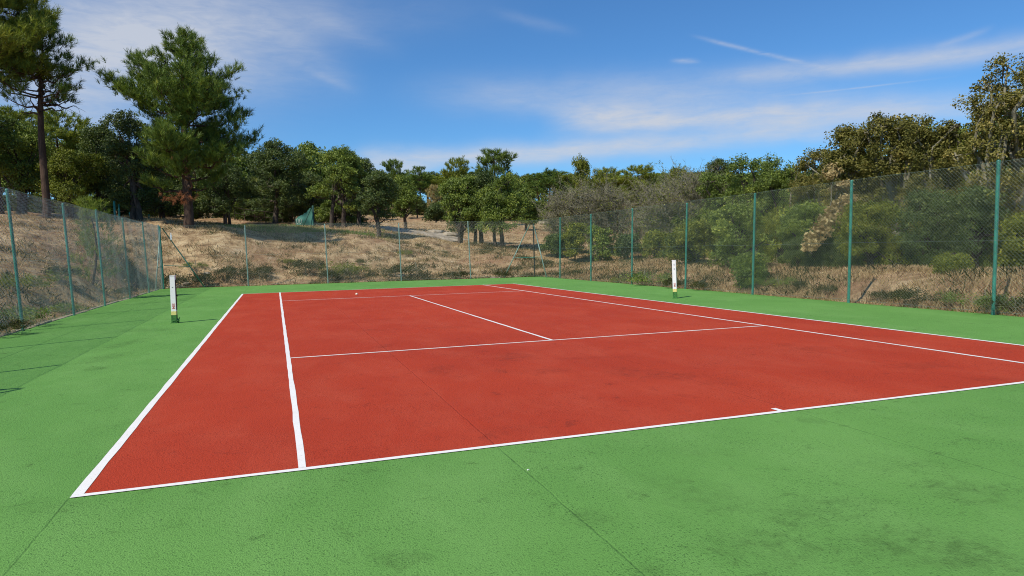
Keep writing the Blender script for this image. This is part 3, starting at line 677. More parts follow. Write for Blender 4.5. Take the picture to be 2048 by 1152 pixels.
# tall bare-stemmed pines at the far left
def prof_umb(t): return np.interp(t, [0, .15, .35, .6, .85, 1], [1.7, 2.1, 1.9, 1.6, .9, .2])
x, y, z, H = xyh(97, 46, 62)
plant('pine_tree', pine('pine', 8, H, H*.58, lambda t: prof_umb(t)*1.15, 13, .28, 19, .022, M_pine, .19, (.35, 0), .25, 9, 5, .85, .3), x, y, .6, (1, 1, 1),
      'tall slender pine with a long bare dark trunk near the left edge', 'pine tree', z=z)
x, y, z, H = xyh(5, 46, -50)
plant('pine_tree', pine('pine', 15, H, H*.56, lambda t: prof_umb(t)*1.42, 17, .31, 22, .024, M_pinelt, .19, (-.2, 0), .3, 10, 6, 1.25, .08), x, y, 1.9, (1, 1, 1),
      'pine cut by the left edge, its bright crown leaving the top', 'pine tree', z=z)
# young pine bush behind the left fence
x, y, z, H = xyh(186, 29, 404)
def prof_y(t): return np.interp(t, [0, .3, .7, 1], [.62, .72, .42, .08])
plant('young_pine', pine('yp', 5, H, .25, prof_y, 13, .17, 16, .011, M_pineyoung, .045, (.05, 0), .6, 11, 5, 1.2), x, y, 0, (1, 1, 1),
      'small young pale green pine growing just behind the left fence', 'young pine', z=z)

# broadleaved trees: (column, distance, top row, half width in columns, crown foot row, material, leaf, label)
OAKS = [
 (40, 54, 236, 75, 425, 'oak', 'dense mid green oak low behind the two tall trunks at the left edge', 3),
 (150, 51, 300, 62, 430, 'olive', 'yellowish olive bush behind the tall slender trunk at the left', 4),
 (215, 53, 250, 60, 430, 'dark', 'dark cork oak just right of the yellowish olive bush', 5),
 (275, 50, 222, 60, 435, 'dark', 'dark oak with reddish tips touching the left flank of the largest pine', 6),
 (-60, 52, 200, 70, 440, 'oak', 'oak at the extreme left cut by the edge of view', 7),
 (455, 56, 330, 75, 430, 'dark', 'dark oak in the shade right behind the largest pine trunk', 8),
 (330, 56, 320, 80, 430, 'dark', 'dark oak behind the left side of the largest pine', 9),
 (555, 58, 280, 78, 430, 'dark', 'round dark cork oak right of the largest pine behind the teal windbreak', 10),
 (625, 62, 345, 42, 425, 'dark', 'low dark oak between the round cork oak and the tall sunlit tree', 16),
 (683, 56, 289, 66, 432, 'oak', 'tall sunlit green tree just right of the teal windbreak', 11),
 (722, 58, 312, 50, 432, 'dark', 'dark green oak close to the right flank of the tall sunlit tree', 17),
 (765, 49, 338, 52, 442, 'dark', 'small oak with a low dark crown and short trunk on the crest of the bank', 12),
 (812, 66, 350, 40, 432, 'oak', 'oak behind and right of the small crest oak', 13),
 (925, 55, 352, 68, 472, 'oak', 'left oak of the clump of three in the middle of the field', 14),
 (965, 56, 346, 72, 470, 'dark', 'middle oak of the clump of three in the middle of the field', 18),
 (1002, 52, 354, 64, 470, 'oak', 'right oak of the field clump with its own short slanting trunk', 15),
 (873, 88, 412, 26, 446, 'dark', 'rounded dark bush left of the field oaks below the sandy track', 19),
 (1050, 74, 375, 42, 450, 'oak', 'oak behind the right side of the field clump near the track', 20),
 (1435, 74, 320, 34, 378, 'dark', 'dark round topped tree alone on the skyline over the grey thicket', 21),
 (1508, 39, 306, 74, 470, 'oak', 'tall oak with a pointed top rising behind the right fence', 22),
 (1450, 43, 340, 64, 480, 'oak', 'broad oak left of the pointed oak behind the right fence', 23),
 (1568, 38, 328, 64, 480, 'oak', 'oak right of the pointed oak, lower and rounder', 24),
 (1480, 26.5, 402, 62, 545, 'oak', 'leafy green bush on the bank straight behind a right fence post', 25),
 (1395, 33, 440, 55, 530, 'olive', 'pale green bush left of the leafy bank bush, low behind the fence', 26),
 (1500, 22.5, 505, 28, 575, 'oak', 'small dark bush right at the foot of a right fence post', 27),
 (1632, 31, 292, 60, 500, 'autumnlt', 'thin topped pale tree left of the brown topped tree at right', 28),
 (1700, 28, 250, 75, 525, 'autumn', 'olive brown tree filling the gap left of the brown topped tree', 29),
 (1785, 27, 222, 82, 530, 'autumn', 'tallest brown topped tree behind the right fence, feathery crown', 30),
 (1872, 25, 244, 62, 530, 'autumn', 'reddish brown tree between the brown topped tree and the tall corner tree', 31),
 (1968, 24, 178, 72, 525, 'autumnlt', 'left part tree of the tall golden green group at the right edge', 32),
 (2060, 25, 100, 125, 520, 'autumnlt', 'tallest golden green tree cut by the right edge', 33),
 (2150, 26, 90, 90, 520, 'autumn', 'tree outside the right edge behind the fence', 34),
 (1610, 27, 400, 52, 520, 'oak', 'green bush below the thin topped pale tree behind the fence', 35),
 (1740, 24, 400, 60, 540, 'olive', 'dull green bush behind the mesh right of a right fence post', 36),
 (1850, 23, 380, 58, 542, 'dark', 'dark shaded bush behind the mesh in the right quarter', 37),
 (1950, 22, 370, 58, 540, 'dark', 'dark shaded bush next to the nearest visible right fence post', 38),
 (2060, 21, 420, 55, 548, 'olive', 'yellow green bush at the right edge under the tallest tree', 39),
 (1905, 20.3, 512, 24, 548, 'olive', 'low yellow green shrub at the top of the right bank', 40),
]
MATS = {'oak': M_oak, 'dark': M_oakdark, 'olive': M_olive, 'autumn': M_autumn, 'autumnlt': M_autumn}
for (px, dist, topy, hw, footy, kind, lab, seed) in OAKS:
    x, y, z, H = xyh(px, dist, topy); R = hw/FPX*dist*.98; zf = max(.15, zof(px, footy, dist)-z)
    rng = np.random.RandomState(seed*7+1); thick = px > 1360; zf = .12 if thick and dist < 44 else min(zf-.35, H*.38); zf = max(zf, .1)
    lobes = blob(rng, R*.86, H-.12, zf, 15 if R > 1 else 14, .5 if R > 1 else .36, thick)
    area = R*(H-zf); cr = .20+.0035*dist; ncl = int(np.clip(area*17+110, 140, 900)*(.62 if kind == 'autumnlt' else 1))
    leaf = .050+.00125*dist; per = int(105 if dist < 35 else 72)
    cat = 'bush' if H < 3.2 else 'tree'
    nm = 'oak_tree' if cat == 'tree' and kind in ('oak', 'dark') else ('bush' if cat == 'bush' else 'broadleaf_tree')
    trunks = [(rng.normal()*.15, rng.normal()*.15, max(.05, .022*H+.05))]
    if hw > 55 and dist > 40: trunks.append((rng.uniform(-.9, .9), rng.uniform(-.4, .4), .02*H+.03))
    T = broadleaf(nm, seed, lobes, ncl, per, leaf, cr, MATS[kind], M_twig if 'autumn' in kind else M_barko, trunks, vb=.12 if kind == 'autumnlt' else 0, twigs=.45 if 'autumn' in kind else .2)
    plant(nm, T, x, y, 0, (1, 1, 1), lab, cat, z=z, names=('trunk', 'crown') if cat == 'tree' else ('stem', 'leaves'))
GU = 'dark undergrowth below the trees of the left bank'; rng = np.random.RandomState(12)
UB = []
for k in range(3):
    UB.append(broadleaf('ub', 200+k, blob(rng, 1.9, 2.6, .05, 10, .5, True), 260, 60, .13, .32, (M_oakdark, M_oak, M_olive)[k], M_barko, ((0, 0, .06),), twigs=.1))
def under(k, px, dist, topy, hwid, lab, group):
    x, y, z, H = xyh(px, dist, topy); q = hwid/FPX*dist/2.0
    plant('bush', UB[k], x, y, rng.rand()*6, (q, q, H/2.65), lab, 'bush', group, z=z, names=('stem', 'leaves'))
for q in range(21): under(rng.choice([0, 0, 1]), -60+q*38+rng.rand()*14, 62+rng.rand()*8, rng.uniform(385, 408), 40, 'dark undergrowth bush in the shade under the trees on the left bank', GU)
for q in range(13): under(rng.choice([0, 1, 1]), 690+q*36+rng.rand()*14 if q < 3 else 860+(q-3)*36+rng.rand()*14, 100+rng.rand()*16, rng.uniform(398, 412), 34, 'bush at the foot of the wood on the far slope', 'bushes at the foot of the far wood')
for q in range(16): under(rng.choice([0, 1, 2, 0]), 1560+q*38+rng.rand()*12, np.interp(q, [0, 15], [30, 25])+rng.rand()*1.5, rng.uniform(395, 440), 46, 'bush filling the lower part of the thicket behind the right fence', 'bushes low in the right thicket')
for q in range(15): under(rng.choice([0, 0, 1, 2]), 1585+q*36+rng.rand()*12, np.interp(q, [0, 14], [25.5, 21.5])+rng.rand()*.8, rng.uniform(440, 485), 34, 'bush filling the lower part of the thicket behind the right fence', 'bushes low in the right thicket')
for q in range(7): under(rng.choice([0, 1]), 1370+q*32+rng.rand()*12, 41+rng.rand()*3, rng.uniform(425, 450), 38, 'bush under the oaks between the leafless thicket and the right thicket', 'bushes under the right oaks')
# dead, tan-leaved limb hanging in the right thicket
x, y, z, H = xyh(1640, 25.5, 400)
rng = np.random.RandomState(9)
pts = [((-1.0+2.1*t)*.8, -.3, .75+1.6*t) for t in np.linspace(0, 1, 9)]
lob = [(a, b, c, .32, .30, .20) for a, b, c in pts]+[(.75, -.2, 2.6, .35, .3, .45), (.55, 0, 3.2, .3, .3, .35)]
T = broadleaf('dead', 3, lob, 120, 22, .13, .17, M_tan, M_twig, ((.3, .2, .06),), twigs=.8)
plant('withered_tree', T, x, y, .1, (1, 1, 1), 'withered small tree with tan dead leaves hanging between the green bushes behind the fence', 'tree', z=z)

# bare, grey-brown thickets beyond the corner of the court
def bare(seed, R, H, nst=16, lf=0, lm=None, tw=.012):
    rng = np.random.RandomState(seed); mb = MB(); tips = []
    for s in range(nst):
        a = rng.rand()*6.28; b0 = np.array([math.cos(a)*R*.25*rng.rand(), math.sin(a)*R*.25*rng.rand(), -.1])
        f = rng.rand()**.5; e = np.array([math.cos(a)*R*.75*f, math.sin(a)*R*.75*f, H*(.45+.35*(1-f*.6)*rng.rand()+.1)])
        st = curve(b0, e, 7, rng, .35, .12); mb.tube(st, np.linspace(.05, .018, 7), 5, False)
        for q in range(11):
            i_ = rng.randint(2, 7); p0 = st[i_]; d1 = unit(np.array([math.cos(a), math.sin(a), .6])+rng.normal(size=3)*.75); d1[2] = abs(d1[2])*.9+.05
            l1 = H*(.16+.20*rng.rand()); e1 = p0+d1*l1; b1 = curve(p0, e1, 5, rng, .4, .05); mb.tube(b1, np.linspace(.016, tw*.8, 5), 3, False)
            for r_ in range(7):
                j_ = rng.randint(1, 5); p2 = b1[j_]; d2 = unit(d1*.7+rng.normal(size=3)*.6+[0, 0, .3]); l2 = l1*(.25+.45*rng.rand())
                e2 = p2+d2*l2; mb.tube(np.stack([p2, (p2+e2)/2+rng.normal(size=3)*.03, e2]), [tw, tw*.8, tw*.4], 3, False); tips.append(e2); tips.append((p2+e2)/2)
    tips = np.array(tips)
    # fine brittle sprays
    V, Pq = needles(rng, tips, unit(rng.normal(size=tips.shape)+[0, 0, .9]), 4, .28, .012, .8, .05)
    fine = npmesh('twigs', V, Pq, M_twig)
    tr = npmesh('branches', np.concatenate(mb.V), np.concatenate(mb.P), M_twig)
    lv = None
    if lf:
        k = rng.choice(len(tips), int(len(tips)*lf)); C = np.repeat(tips[k], 9, 0)+rng.normal(size=(len(k)*9, 3))*.13
        V, Pq = leaves(rng, C, .09, .6); lv = npmesh('leaves', V, Pq, lm, np.clip(.45+rng.normal(size=len(Pq))*.2, 0, 1))
    return tr, fine, lv
for px, dist, topy, hw, seed, lf, lm, lab in [
    (1140, 50, 385, 55, 1, .22, M_olive, 'bare grey brown shrub at the left end of the leafless thicket'),
    (1195, 48, 365, 62, 2, .14, M_olive, 'bare domed shrub second from the left in the leafless thicket'),
    (1262, 47, 368, 60, 3, .16, M_olive, 'tallest bare domed shrub in the middle of the leafless thicket'),
    (1325, 45, 392, 50, 4, .3, M_olive, 'half bare shrub at the right end of the leafless thicket'),
    (1385, 46, 345, 45, 5, .22, M_olive, 'tall thin twiggy shrub beyond the right net post, sparse pale leaves'),
    (1350, 52, 352, 40, 6, .35, M_olive, 'feathery greyish shrub behind the half bare shrub')]:
    x, y, z, H = xyh(px, dist, topy); R = hw/FPX*dist*1.25
    T = bare(seed, R, H, 20, lf, lm); plant('bare_shrub', T, x, y, 0, (1, 1, 1), lab, 'shrub', z=z, names=('branches', 'twigs', 'leaves'))
# green bushes at the foot of the thicket
for px, dist, topy, hw, footy, kind, seed, lab in [
    (1115, 46, 470, 30, 518, 'dark', 50, 'dark low bush at the left foot of the leafless thicket beside the track'),
    (1150, 44.5, 448, 28, 520, 'olive', 51, 'bright yellow green bush low in front of the leafless thicket'),
    (1200, 43.5, 452, 34, 524, 'oak', 52, 'bright green leafy bush in front of the leafless thicket, right of the yellow one'),
    (1255, 42.5, 468, 34, 528, 'dark', 53, 'dark bush under the tallest bare shrub'),
    (1310, 41, 462, 36, 524, 'olive', 54, 'dull olive bush under the half bare shrub'),
    (1355, 38, 470, 30, 520, 'dark', 55, 'dark bush left of the pale green bush beyond the right net post')]:
    x, y, z, H = xyh(px, dist, topy); R = hw/FPX*dist; rng = np.random.RandomState(seed)
    T = broadleaf('bush', seed, blob(rng, R*.9, H, .1, 8, .5, True), 170, 46, .10, .26, MATS[kind], M_barko, ((0, 0, .05),))
    plant('bush', T, x, y, 0, (1, 1, 1), lab, 'bush', z=z, names=('stem', 'leaves'))

# ------------------------------------------------------------------ pines and woods farther off
def prof_far(t): return np.interp(t, [0, .3, .6, .85, 1], [1.3, 2.4, 2.5, 1.7, .4])
FP = [pine('fp', 60+k, 10, (5.2, 3.4, 6.0)[k], (lambda t, k=k: prof_far(t)*(1, 1.15, .9)[k]), (10, 13, 8)[k], .42, 13, .055, (M_pine, M_pinelt, M_pine)[k], .16, (.3, 0), .3, 5.5, 5, 1.1) for k in range(3)]
FB = []
for k in range(4):
    rng = np.random.RandomState(80+k); lob = blob(rng, 2.6, 6.0, .8, 12, .5)
    FB.append(broadleaf('fb', 90+k, lob, 330, 34, .20, .50, (M_oak, M_oakdark, M_olive, M_oak)[k], M_barko, ((0, 0, .18),), twigs=.08))
def far(kind, k, px, dist, topy, wide, lab, group=None, rz=0, cat='tree'):
    x, y, z, H = xyh(px, dist, topy); base = (FP if kind == 'p' else FB)[k]; h0, r0 = (10.2, 2.6) if kind == 'p' else (6.1, 2.6)
    s = H/h0; R = wide/FPX*dist; q = R/r0
    me = base; plant('pine_tree' if kind == 'p' else 'woodland_tree', me, x, y, rz, (q, q, s), lab, 'pine tree' if kind == 'p' else 'tree', group, z=z)
far('p', 0, 790, 100, 324, 22, 'small umbrella pine alone against the sky left of the sandy track', rz=1)
far('p', 1, 920, 88, 321, 28, 'pine with a narrow top left of the round topped pine, middle of the view', rz=2)
far('p', 0, 998, 86, 306, 40, 'round topped pine highest on the skyline behind the field oaks', rz=3)
far('p', 2, 845, 110, 338, 30, 'loose crowned pine just right of the small umbrella pine', rz=4)
far('p', 1, 135, 62, 232, 50, 'pine with a bright flat crown between the two trunks at the left, behind the oaks', rz=4)
far('p', 1, 28, 58, 228, 55, 'pine behind the far left trunk, lower than the neighbouring crowns', rz=.4)
far('p', 2, 1100, 105, 345, 38, 'pine pair left half on the skyline above the leafless thicket', rz=.4)
far('p', 0, 1080, 125, 350, 28, 'dark pine just left of the skyline pine pair', rz=2.4)
far('b', 2, 1170, 84, 319, 25, 'pointed pale green tree sticking up above the leafless thicket', rz=.4)
far('p', 1, 1215, 92, 341, 32, 'rounded yellow green crown right of the pointed pale tree', rz=5)
far('p', 1, 1282, 88, 335, 38, 'broad yellow green pine crown on the skyline above the tallest bare shrub', rz=2)
far('b', 3, 1325, 90, 345, 30, 'dark rounded tree between the yellow green pine and the feathery shrub', rz=2)
far('b', 2, 1352, 80, 338, 24, 'thin pale tree above the feathery greyish shrub', rz=3)
GF = 'trees of the wood on the far slope'; LF = 'green tree of the mixed wood on the far slope'
rng = np.random.RandomState(77)
for d0, n, lo, hi, ty0, ty1 in [(112, 15, 700, 1420, 358, 392), (140, 18, 690, 1500, 350, 366), (175, 20, 560, 1720, 344, 356), (215, 20, 500, 1800, 345, 352)]:
    for q in range(n):
        px = lo+(hi-lo)*(q+rng.rand()*.9)/n
        if d0 < 120 and 815 < px < 895: continue
        if d0 < 120 and 1060 < px < 1100: continue
        kind = 'p' if rng.rand() < .5 else 'b'
        far(kind, rng.randint(3 if kind == 'p' else 4), px, d0*(.95+.1*rng.rand()), rng.uniform(ty0, ty1), rng.uniform(24, 40), LF, GF, rng.rand()*6)
GL = 'trees of the wood behind the left bank'; LL = 'dark tree of the shaded wood behind the left bank'
for d0, n, lo, hi, ty0, ty1 in [(72, 13, -120, 660, 290, 350), (95, 12, -120, 700, 300, 345)]:
    for q in range(n):
        px = lo+(hi-lo)*(q+rng.rand()*.8)/n; t_ = rng.uniform(ty0, ty1)
        far('b', rng.choice([0, 1, 3]), px, d0*(.95+.1*rng.rand()), t_ if px > 260 else t_-30, rng.uniform(48, 70), LL, GL, rng.rand()*6)
GR = 'trees of the wood behind the right thicket'; LR = 'tree of the wood showing between the right thicket crowns'
for q in range(9):
    px = 1480+q*80+rng.rand()*30; far('b', rng.randint(4), px, 42+rng.rand()*8, np.interp(px, [1480, 1620, 1800, 2100], [370, 340, 280, 200]), rng.uniform(60, 80), LR, GR, rng.rand()*6)
far('b', 1, 838, 100, 396, 26, 'dark tree just above the top of the sandy track', rz=1)
# a red-brown dying pine on the slope
x, y, z, H = xyh(872, 105, 378)
plant('dying_pine', pine('dp', 70, H, .6, lambda t: 1.3*(1-t)+.3, 8, .40, 12, .05, M_tan, .10, (0, 0), .3, 6, 5), x, y, 0, (1, 1, 1), 'small tan brown dying pine above the rounded bush by the track', 'pine tree', z=z)

# ------------------------------------------------------------------ low shrubs on the banks
SH = []
for k in range(5):
    rng = np.random.RandomState(120+k); R = .55; lob = [(rng.normal()*.25, rng.normal()*.2, .16+.1*rng.rand(), .28, .26, .22) for _ in range(6)]
    SH.append(broadleaf('sh', 130+k, lob, 60, 34, .045, .13, (M_scrub, M_scrub, M_olive, M_oak, M_scrub)[k], M_twig, ((0, 0, .015),), twigs=.9, wide=.4))
shr = [(520, 541, 36.9, 1.2, 0), (405, 549, 36.9, 1.3, 1), (455, 545, 37.4, 1.1, 4), (610, 541, 37.6, 1.4, 0), (700, 541, 37, 1.5, 2), (660, 551, 36.3, 1.1, 1), (830, 532, 37, 1.4, 0), (790, 538, 37, .9, 1),
       (390, 521, 38.5, .8, 3), (580, 513, 39.5, .6, 2), (812, 502, 43, .7, 2), (1290, 548, 26.5, 1.5, 3), (1345, 556, 24.6, 1.0, 4), (1400, 560, 23.5, .9, 1), (1555, 562, 21.8, 1.0, 3), (1660, 572, 20.4, .6, 4),
       (1830, 590, 18.0, 1.0, 0), (1760, 585, 18.8, .7, 4), (1970, 606, 17.0, 1.1, 3), (2035, 600, 16.6, .9, 0), (1600, 565, 21.3, .6, 1), (30, 600, 19.5, 1.2, 3), (38, 556, 23.5, 1.4, 2), (125, 574, 22.6, .9, 3),
       (112, 548, 27, 1.2, 1), (10, 640, 17, 1.0, 4), (250, 560, 31, 1.0, 1), (345, 548, 37.2, 1.2, 4), (720, 520, 40, .6, 1), (1240, 552, 29, .7, 2), (1095, 520, 42, .8, 4), (920, 545, 35.6, .9, 1), (1000, 540, 35.7, .8, 4)]
for q, (px, py, dist, s, k) in enumerate(shr):
    if 330 < px < 1050: s *= 1.35
    x, y = gpos(px, dist); z = tz(x, y)
    side = 'the far bank' if 330 < px < 1050 else ('the left slope' if px <= 330 else 'the right bank')
    nm = {0: 'dark heather tuft', 1: 'brown heather tuft', 2: 'yellow green low shrub', 3: 'green low shrub', 4: 'grey brown low shrub'}[k]
    plant('low_shrub', SH[k], x, y, q*1.3, (s, s, s*.85), nm+' growing on '+side+' outside the fence', 'low shrub', nm+'s on '+side, z=z, names=('stems', 'leaves'))

# ------------------------------------------------------------------ grass that nobody could count
def blades(rng, x, y, L, wd, lean=.6):
    n = len(x); z = terrain(x, y)-.02; B = np.stack([x, y, z], 1); l = (L*(.4+.9*rng.rand(n)))[:, None]
    d_ = unit(np.stack([rng.normal(size=n)*lean, rng.normal(size=n)*lean, np.ones(n)], 1)); s = unit(np.cross(d_, rng.normal(size=(n, 3))))*(wd*(.6+.8*rng.rand(n)))[:, None]
    V = np.stack([B-s*.5, B+s*.5, B+d_*l*.75+s*.2+rng.normal(size=(n, 3))*.01, B+d_*l-s*.1], 1).reshape(-1, 3); return V, np.arange(n*4).reshape(-1, 4)
def scatter(rng, n, x0, x1, y0, y1, clump=.5):
    x = rng.uniform(x0, x1, n); y = rng.uniform(y0, y1, n)
    f = np.sin(x*.9+1.3*np.sin(y*.7))*np.sin(y*1.1+1.7*np.sin(x*.5))+.6*np.sin(x*2.9+y*1.7)*np.sin(y*3.3-x*1.1)
    k = rng.rand(n) < np.clip(.5+f*clump, .08, 1); return x[k], y[k], f[k]
rng = np.random.RandomState(42)
parts = []
for n, x0, x1, y0, y1, L, wd in [(190000, 14.65, 21, 0, 31, .16, .015), (90000, -6, 32, 30.6, 46, .16, .022), (75000, -14, -4.15, 6, 46, .17, .018), (45000, 12, 45, 30, 75, .20, .04), (12000, 22, 34, 5, 30, .25, .03), (14000, -12, 14, 44, 60, .2, .035)]:
    x, y, f = scatter(rng, n, x0, x1, y0, y1)
    ok = ~((x > X0-.12) & (x < X1+.12) & (y < backy(x)+.12)); x, y, f = x[ok], y[ok], f[ok]
    V, Pq = blades(rng, x, y, L, wd); parts.append((V, Pq, np.clip(.52+.14*f+rng.normal(size=len(x))*.22, 0, 1)))
Vs = np.concatenate([p[0] for p in parts]); off = np.cumsum([0]+[len(p[0]) for p in parts[:-1]])
tag(obj('dry_grass', npmesh('dry_grass', Vs, np.concatenate([p[1]+o for p, o in zip(parts, off)]), M_straw, np.concatenate([p[2] for p in parts]))), 'dry straw coloured grass covering the banks and the field', 'grass', kind='stuff')
nc = 2600; cx_, cy_, _ = scatter(rng, nc*3, -10, 24, -1, 46, .9); _k = ((cy_ > backy(cx_)+.4) & (cy_ < backy(cx_)+13)) | ((cx_ > X1+.5) & (cx_ < X1+6)) | ((cx_ < X0-.5) & (cy_ > 6)); cx_, cy_ = cx_[_k][:nc], cy_[_k][:nc]
near = np.minimum(np.abs(cy_-backy(cx_)-1.6), np.abs(cx_-X1-1.2)); _k = rng.rand(len(cx_)) < np.where(near < 1.6, 1, .30); cx_, cy_ = cx_[_k], cy_[_k]
nb_ = 46; sp = np.repeat(.10+.22*rng.rand(len(cx_)), nb_); x = np.repeat(cx_, nb_)+rng.normal(size=len(sp))*sp; y = np.repeat(cy_, nb_)+rng.normal(size=len(sp))*sp
ok = (x > X1+.1) | (x < X0-.15) | (y > backy(x)+.15); x, y = x[ok], y[ok]; tn = np.repeat(rng.rand(len(cx_))*.8, nb_)[ok]
V, Pq = blades(rng, x, y, .26, .015, .9)
tag(obj('dry_scrub', npmesh('dry_scrub', V, Pq, M_scrub, np.clip(tn+rng.normal(size=len(x))*.12, 0, 1))), 'dark brown and olive scrub scattered over the banks', 'scrub', kind='stuff')
# green grass along the crest and weeds at the foot of the fences
xs, ys = [], []
for (pa, pb, ds, n, sd_) in [(415, 600, 49.5, 5600, 1.3), (600, 700, 49.5, 3000, 1.2), (690, 750, 49, 2200, .9), (750, 800, 50, 600, 1.0)]:
    pp = rng.uniform(pa, pb, n); dd = ds+rng.normal(size=n)*sd_
    for a, b in zip(pp, dd):
        p = gpos(a, b); xs.append(p[0]); ys.append(p[1])
V1, P1 = blades(rng, np.array(xs), np.array(ys), .20, .022, .5)
n = 3000; x = rng.uniform(X0, X1, n); y = backy(x)+.12+np.abs(rng.normal(size=n))*.12; x2 = X1+.06+np.abs(rng.normal(size=1700))*.08; y2 = rng.uniform(2, 28.5, 1700)
k = rng.rand(1700) < .25+.75*(np.sin(y2*1.3)*np.sin(y2*.37) > .1); x2, y2 = x2[k], y2[k]
x3 = X0-.16-np.abs(rng.normal(size=900))*.08; y3 = rng.uniform(5, 30.5, 900)
V2, P2 = blades(rng, np.concatenate([x, x2, x3]), np.concatenate([y, y2, y3]), .11, .012, .8)
tag(obj('green_grass', npmesh('green_grass', np.concatenate([V1, V2]), np.concatenate([P1, P2+len(V1)]), M_grass, np.clip(.45+rng.normal(size=len(P1)+len(P2))*.25, 0, 1))), 'green grass on the crest of the far bank and along the fence feet', 'grass', kind='stuff')
# stones in the bank
for q, (px, dist, s) in enumerate([(352, 37.6, .30), (372, 37.7, .22), (392, 37.8, .26), (340, 37.4, .2), (412, 38, .18), (800, 37.2, .28), (822, 37.4, .2), (985, 36.2, .18), (1000, 36.4, .14), (848, 118, 1.8), (875, 120, 1.4), (900, 61, .7), (870, 62, .6)]):
    x, y = gpos(px, dist); r = np.random.RandomState(q); bm_ = []
    th = np.linspace(0, math.pi, 7)[:, None]; phi = np.linspace(0, 2*math.pi, 10, endpoint=False)[None]
    V = np.stack([np.sin(th)*np.cos(phi)*1.3, np.sin(th)*np.sin(phi), np.cos(th)*.45+0*phi], -1); V = (V*(1+.18*np.sin(3*phi+q)[..., None]*np.sin(2*th+q)[..., None])).reshape(-1, 3)*s
    i = np.arange(6)[:, None]*10; j = np.arange(10)[None]; Pq = np.stack([i+j, i+10+j, i+10+(j+1) % 10, i+(j+1) % 10], -1).reshape(-1, 4)
    o = obj('stone', npmesh('stone', V, Pq, M_rock), None, (x, y, tz(x, y))); o.rotation_euler[2] = q
    tag(o, 'pale stone showing in the dry bank beyond the far fence' if q < 9 else 'pale rock outcrop beside the sandy track up the slope', 'stone', 'stones in the dry bank' if q < 9 else 'pale rocks by the track')
# sandy track, a strip draped on the slope
def strip(name, pts, wd, m, lift=.05):
    P3 = np.array([gpos(a, b) for a, b in pts]); V = []
    T_ = np.gradient(P3, axis=0); T_ /= np.linalg.norm(T_, axis=1)[:, None]; Nn = np.stack([-T_[:, 1], T_[:, 0]], 1)
    cols = 5
    for k in range(len(P3)):
        for c in range(cols): q = P3[k]+Nn[k]*wd*(c/(cols-1)-.5); V.append((q[0], q[1], tz(q[0], q[1])+lift))
    Pq = [(k*cols+c, k*cols+c+1, (k+1)*cols+c+1, (k+1)*cols+c) for k in range(len(P3)-1) for c in range(cols-1)]
    return tag(obj(name, npmesh(name, V, Pq, m, smooth=True)), kind='structure')
def dense(pts, n=24):
    p = np.array(pts, float); t = np.linspace(0, len(p)-1, n); return [(np.interp(a, range(len(p)), p[:, 0]), np.interp(a, range(len(p)), p[:, 1])) for a in t]
strip('path', dense([(1094, 88), (1086, 102), (1077, 122)]), 1.5, simple('sand_track', (.42, .34, .24), .95, 0, .2, 2, .5, 10, .1), .10)

strip('sand_patch', dense([(785, 57), (850, 60), (905, 58)]), 4.5, simple('grey_gravelly_sand', (.33, .28, .215), .95, 0, .45, 1.2, .8, 6, .1), .06)
# ------------------------------------------------------------------ the other court's windbreak and fence on the bank
e = empty('windbreak_screen', (0, 0, 0)); tag(e, 'torn teal windbreak screen with white paint scrawl, sloping top, on the bank by a tree', 'windbreak')
pA = at(592, 462, 52); pB = at(627, 462, 52); pA[2] = tz(*pA[:2]); pB[2] = tz(*pB[:2])
zt1, zt2 = zof(590, 437, 52), zof(627, 412, 52)
nx_, nz_ = 16, 12; V = []; rng = np.random.RandomState(2)
for q in range(nx_+1):
    s = q/nx_; top = zt1+(zt2-zt1)*s-.10*math.sin(s*math.pi); b0 = pA+(pB-pA)*s
    for k in range(nz_+1):
        t = k/nz_; V.append((b0[0]+rng.normal()*.006, b0[1]+.06*math.sin(s*9+t*2)+.03*math.sin(t*7+s*4), b0[2]+.08+(top-b0[2]-.08)*t+(rng.normal()*.03 if k == nz_ else 0)))
V = np.array(V); Pq = [(q*(nz_+1)+k, (q+1)*(nz_+1)+k, (q+1)*(nz_+1)+k+1, q*(nz_+1)+k+1) for q in range(nx_) for k in range(nz_)]
Vb = V+[0, .02, 0]; obj('cloth', npmesh('cloth', np.concatenate([V, Vb]), Pq+[tuple(reversed([i_+len(V) for i_ in p_])) for p_ in Pq], M_screen, smooth=True), e)
for p_, zt in ((pA, zt1), (pB, zt2+.05)):
    mb = MB(); mb.tube([(p_[0]+.04, p_[1]+.12, p_[2]-.2), (p_[0]+.04, p_[1]+.12, (p_[2]+zt)/2), (p_[0]+.04, p_[1]+.12, zt)], .035, 8); mb.build('pole', M_wired, e, True)
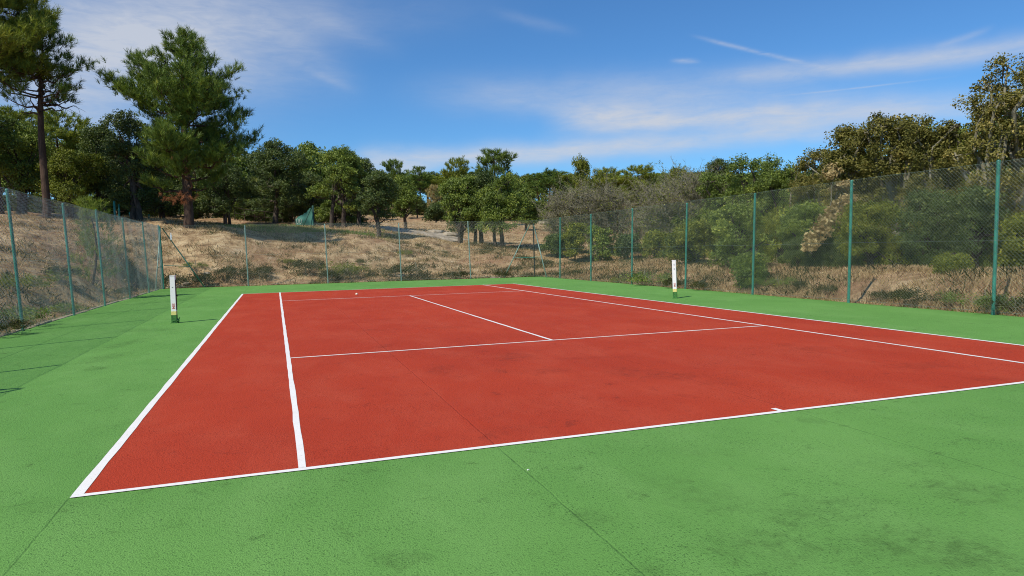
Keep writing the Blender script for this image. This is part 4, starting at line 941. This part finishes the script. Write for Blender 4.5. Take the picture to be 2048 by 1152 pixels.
q_ = pA+(pB-pA)*.42; bar('brace', e, (pB[0]-.05, pB[1]-.10, zt2-.05), (q_[0], q_[1]-.22, q_[2]), .03, M_wired)
mb = MB()
def stroke(pl, w_=.035):
    mb.tube([(pA[0]+(pB[0]-pA[0])*s, pA[1]+(pB[1]-pA[1])*s-.13, pA[2]+.14+zz) for s, zz in pl], w_, 4)
for c0 in (.07, .24):
    stroke([(c0, 0), (c0-.02, .25), (c0+.03, .42), (c0+.09, .30), (c0+.07, .05), (c0+.01, .0)], .016)
mb.build('painted_scrawl', M_whitepaint, e)
e = empty('old_court_fence', (0, 0, 0)); tag(e, 'dark green fence posts of a neighbouring court among the trees behind the left fence', 'fence')
for px, d_, ty in [(232, 48, 402), (241, 50, 408), (281, 52, 420), (300, 55, 428), (262, 60, 424)]:
    p_ = at(px, 470, d_); p_[2] = tz(*p_[:2]); zt = zof(px, ty, d_); mb = MB(); mb.tube([(p_[0], p_[1], p_[2]-.2), (p_[0], p_[1], (p_[2]+zt)/2), (p_[0], p_[1], zt)], .06, 8); mb.build('post', M_postpaint, e, True)
a_, b_ = at(232, 470, 48), at(300, 470, 55)
for zt in (1.2, 2.3):
    mb = MB(); mb.tube([(*a_[:2], tz(*a_[:2])+zt+.4), (*((a_+b_)/2)[:2], tz(*a_[:2])+zt+.15), (*b_[:2], tz(*b_[:2])+zt)], .02, 6); mb.build('rail', M_wired, e, True)
# low rail fence farther back between the trunks
e = empty('low_rail_fence', (0, 0, 0)); tag(e, 'low grey rail fence on the bank under the trees left of the teal windbreak', 'fence')
ends = [at(px, 455, 62) for px in (470, 490, 510, 530, 550, 566)]
for p_ in ends: p_[2] = tz(*p_[:2]); mb = MB(); mb.tube([(p_[0], p_[1], p_[2]-.1), (p_[0], p_[1], p_[2]+.5), (p_[0], p_[1], p_[2]+1.0)], .04, 6); mb.build('post', M_barko, e)
for h in (.98, .5): mb = MB(); mb.tube([(p_[0], p_[1]-.05, p_[2]+h) for p_ in ends], .03, 6); mb.build('rail', M_barko, e)
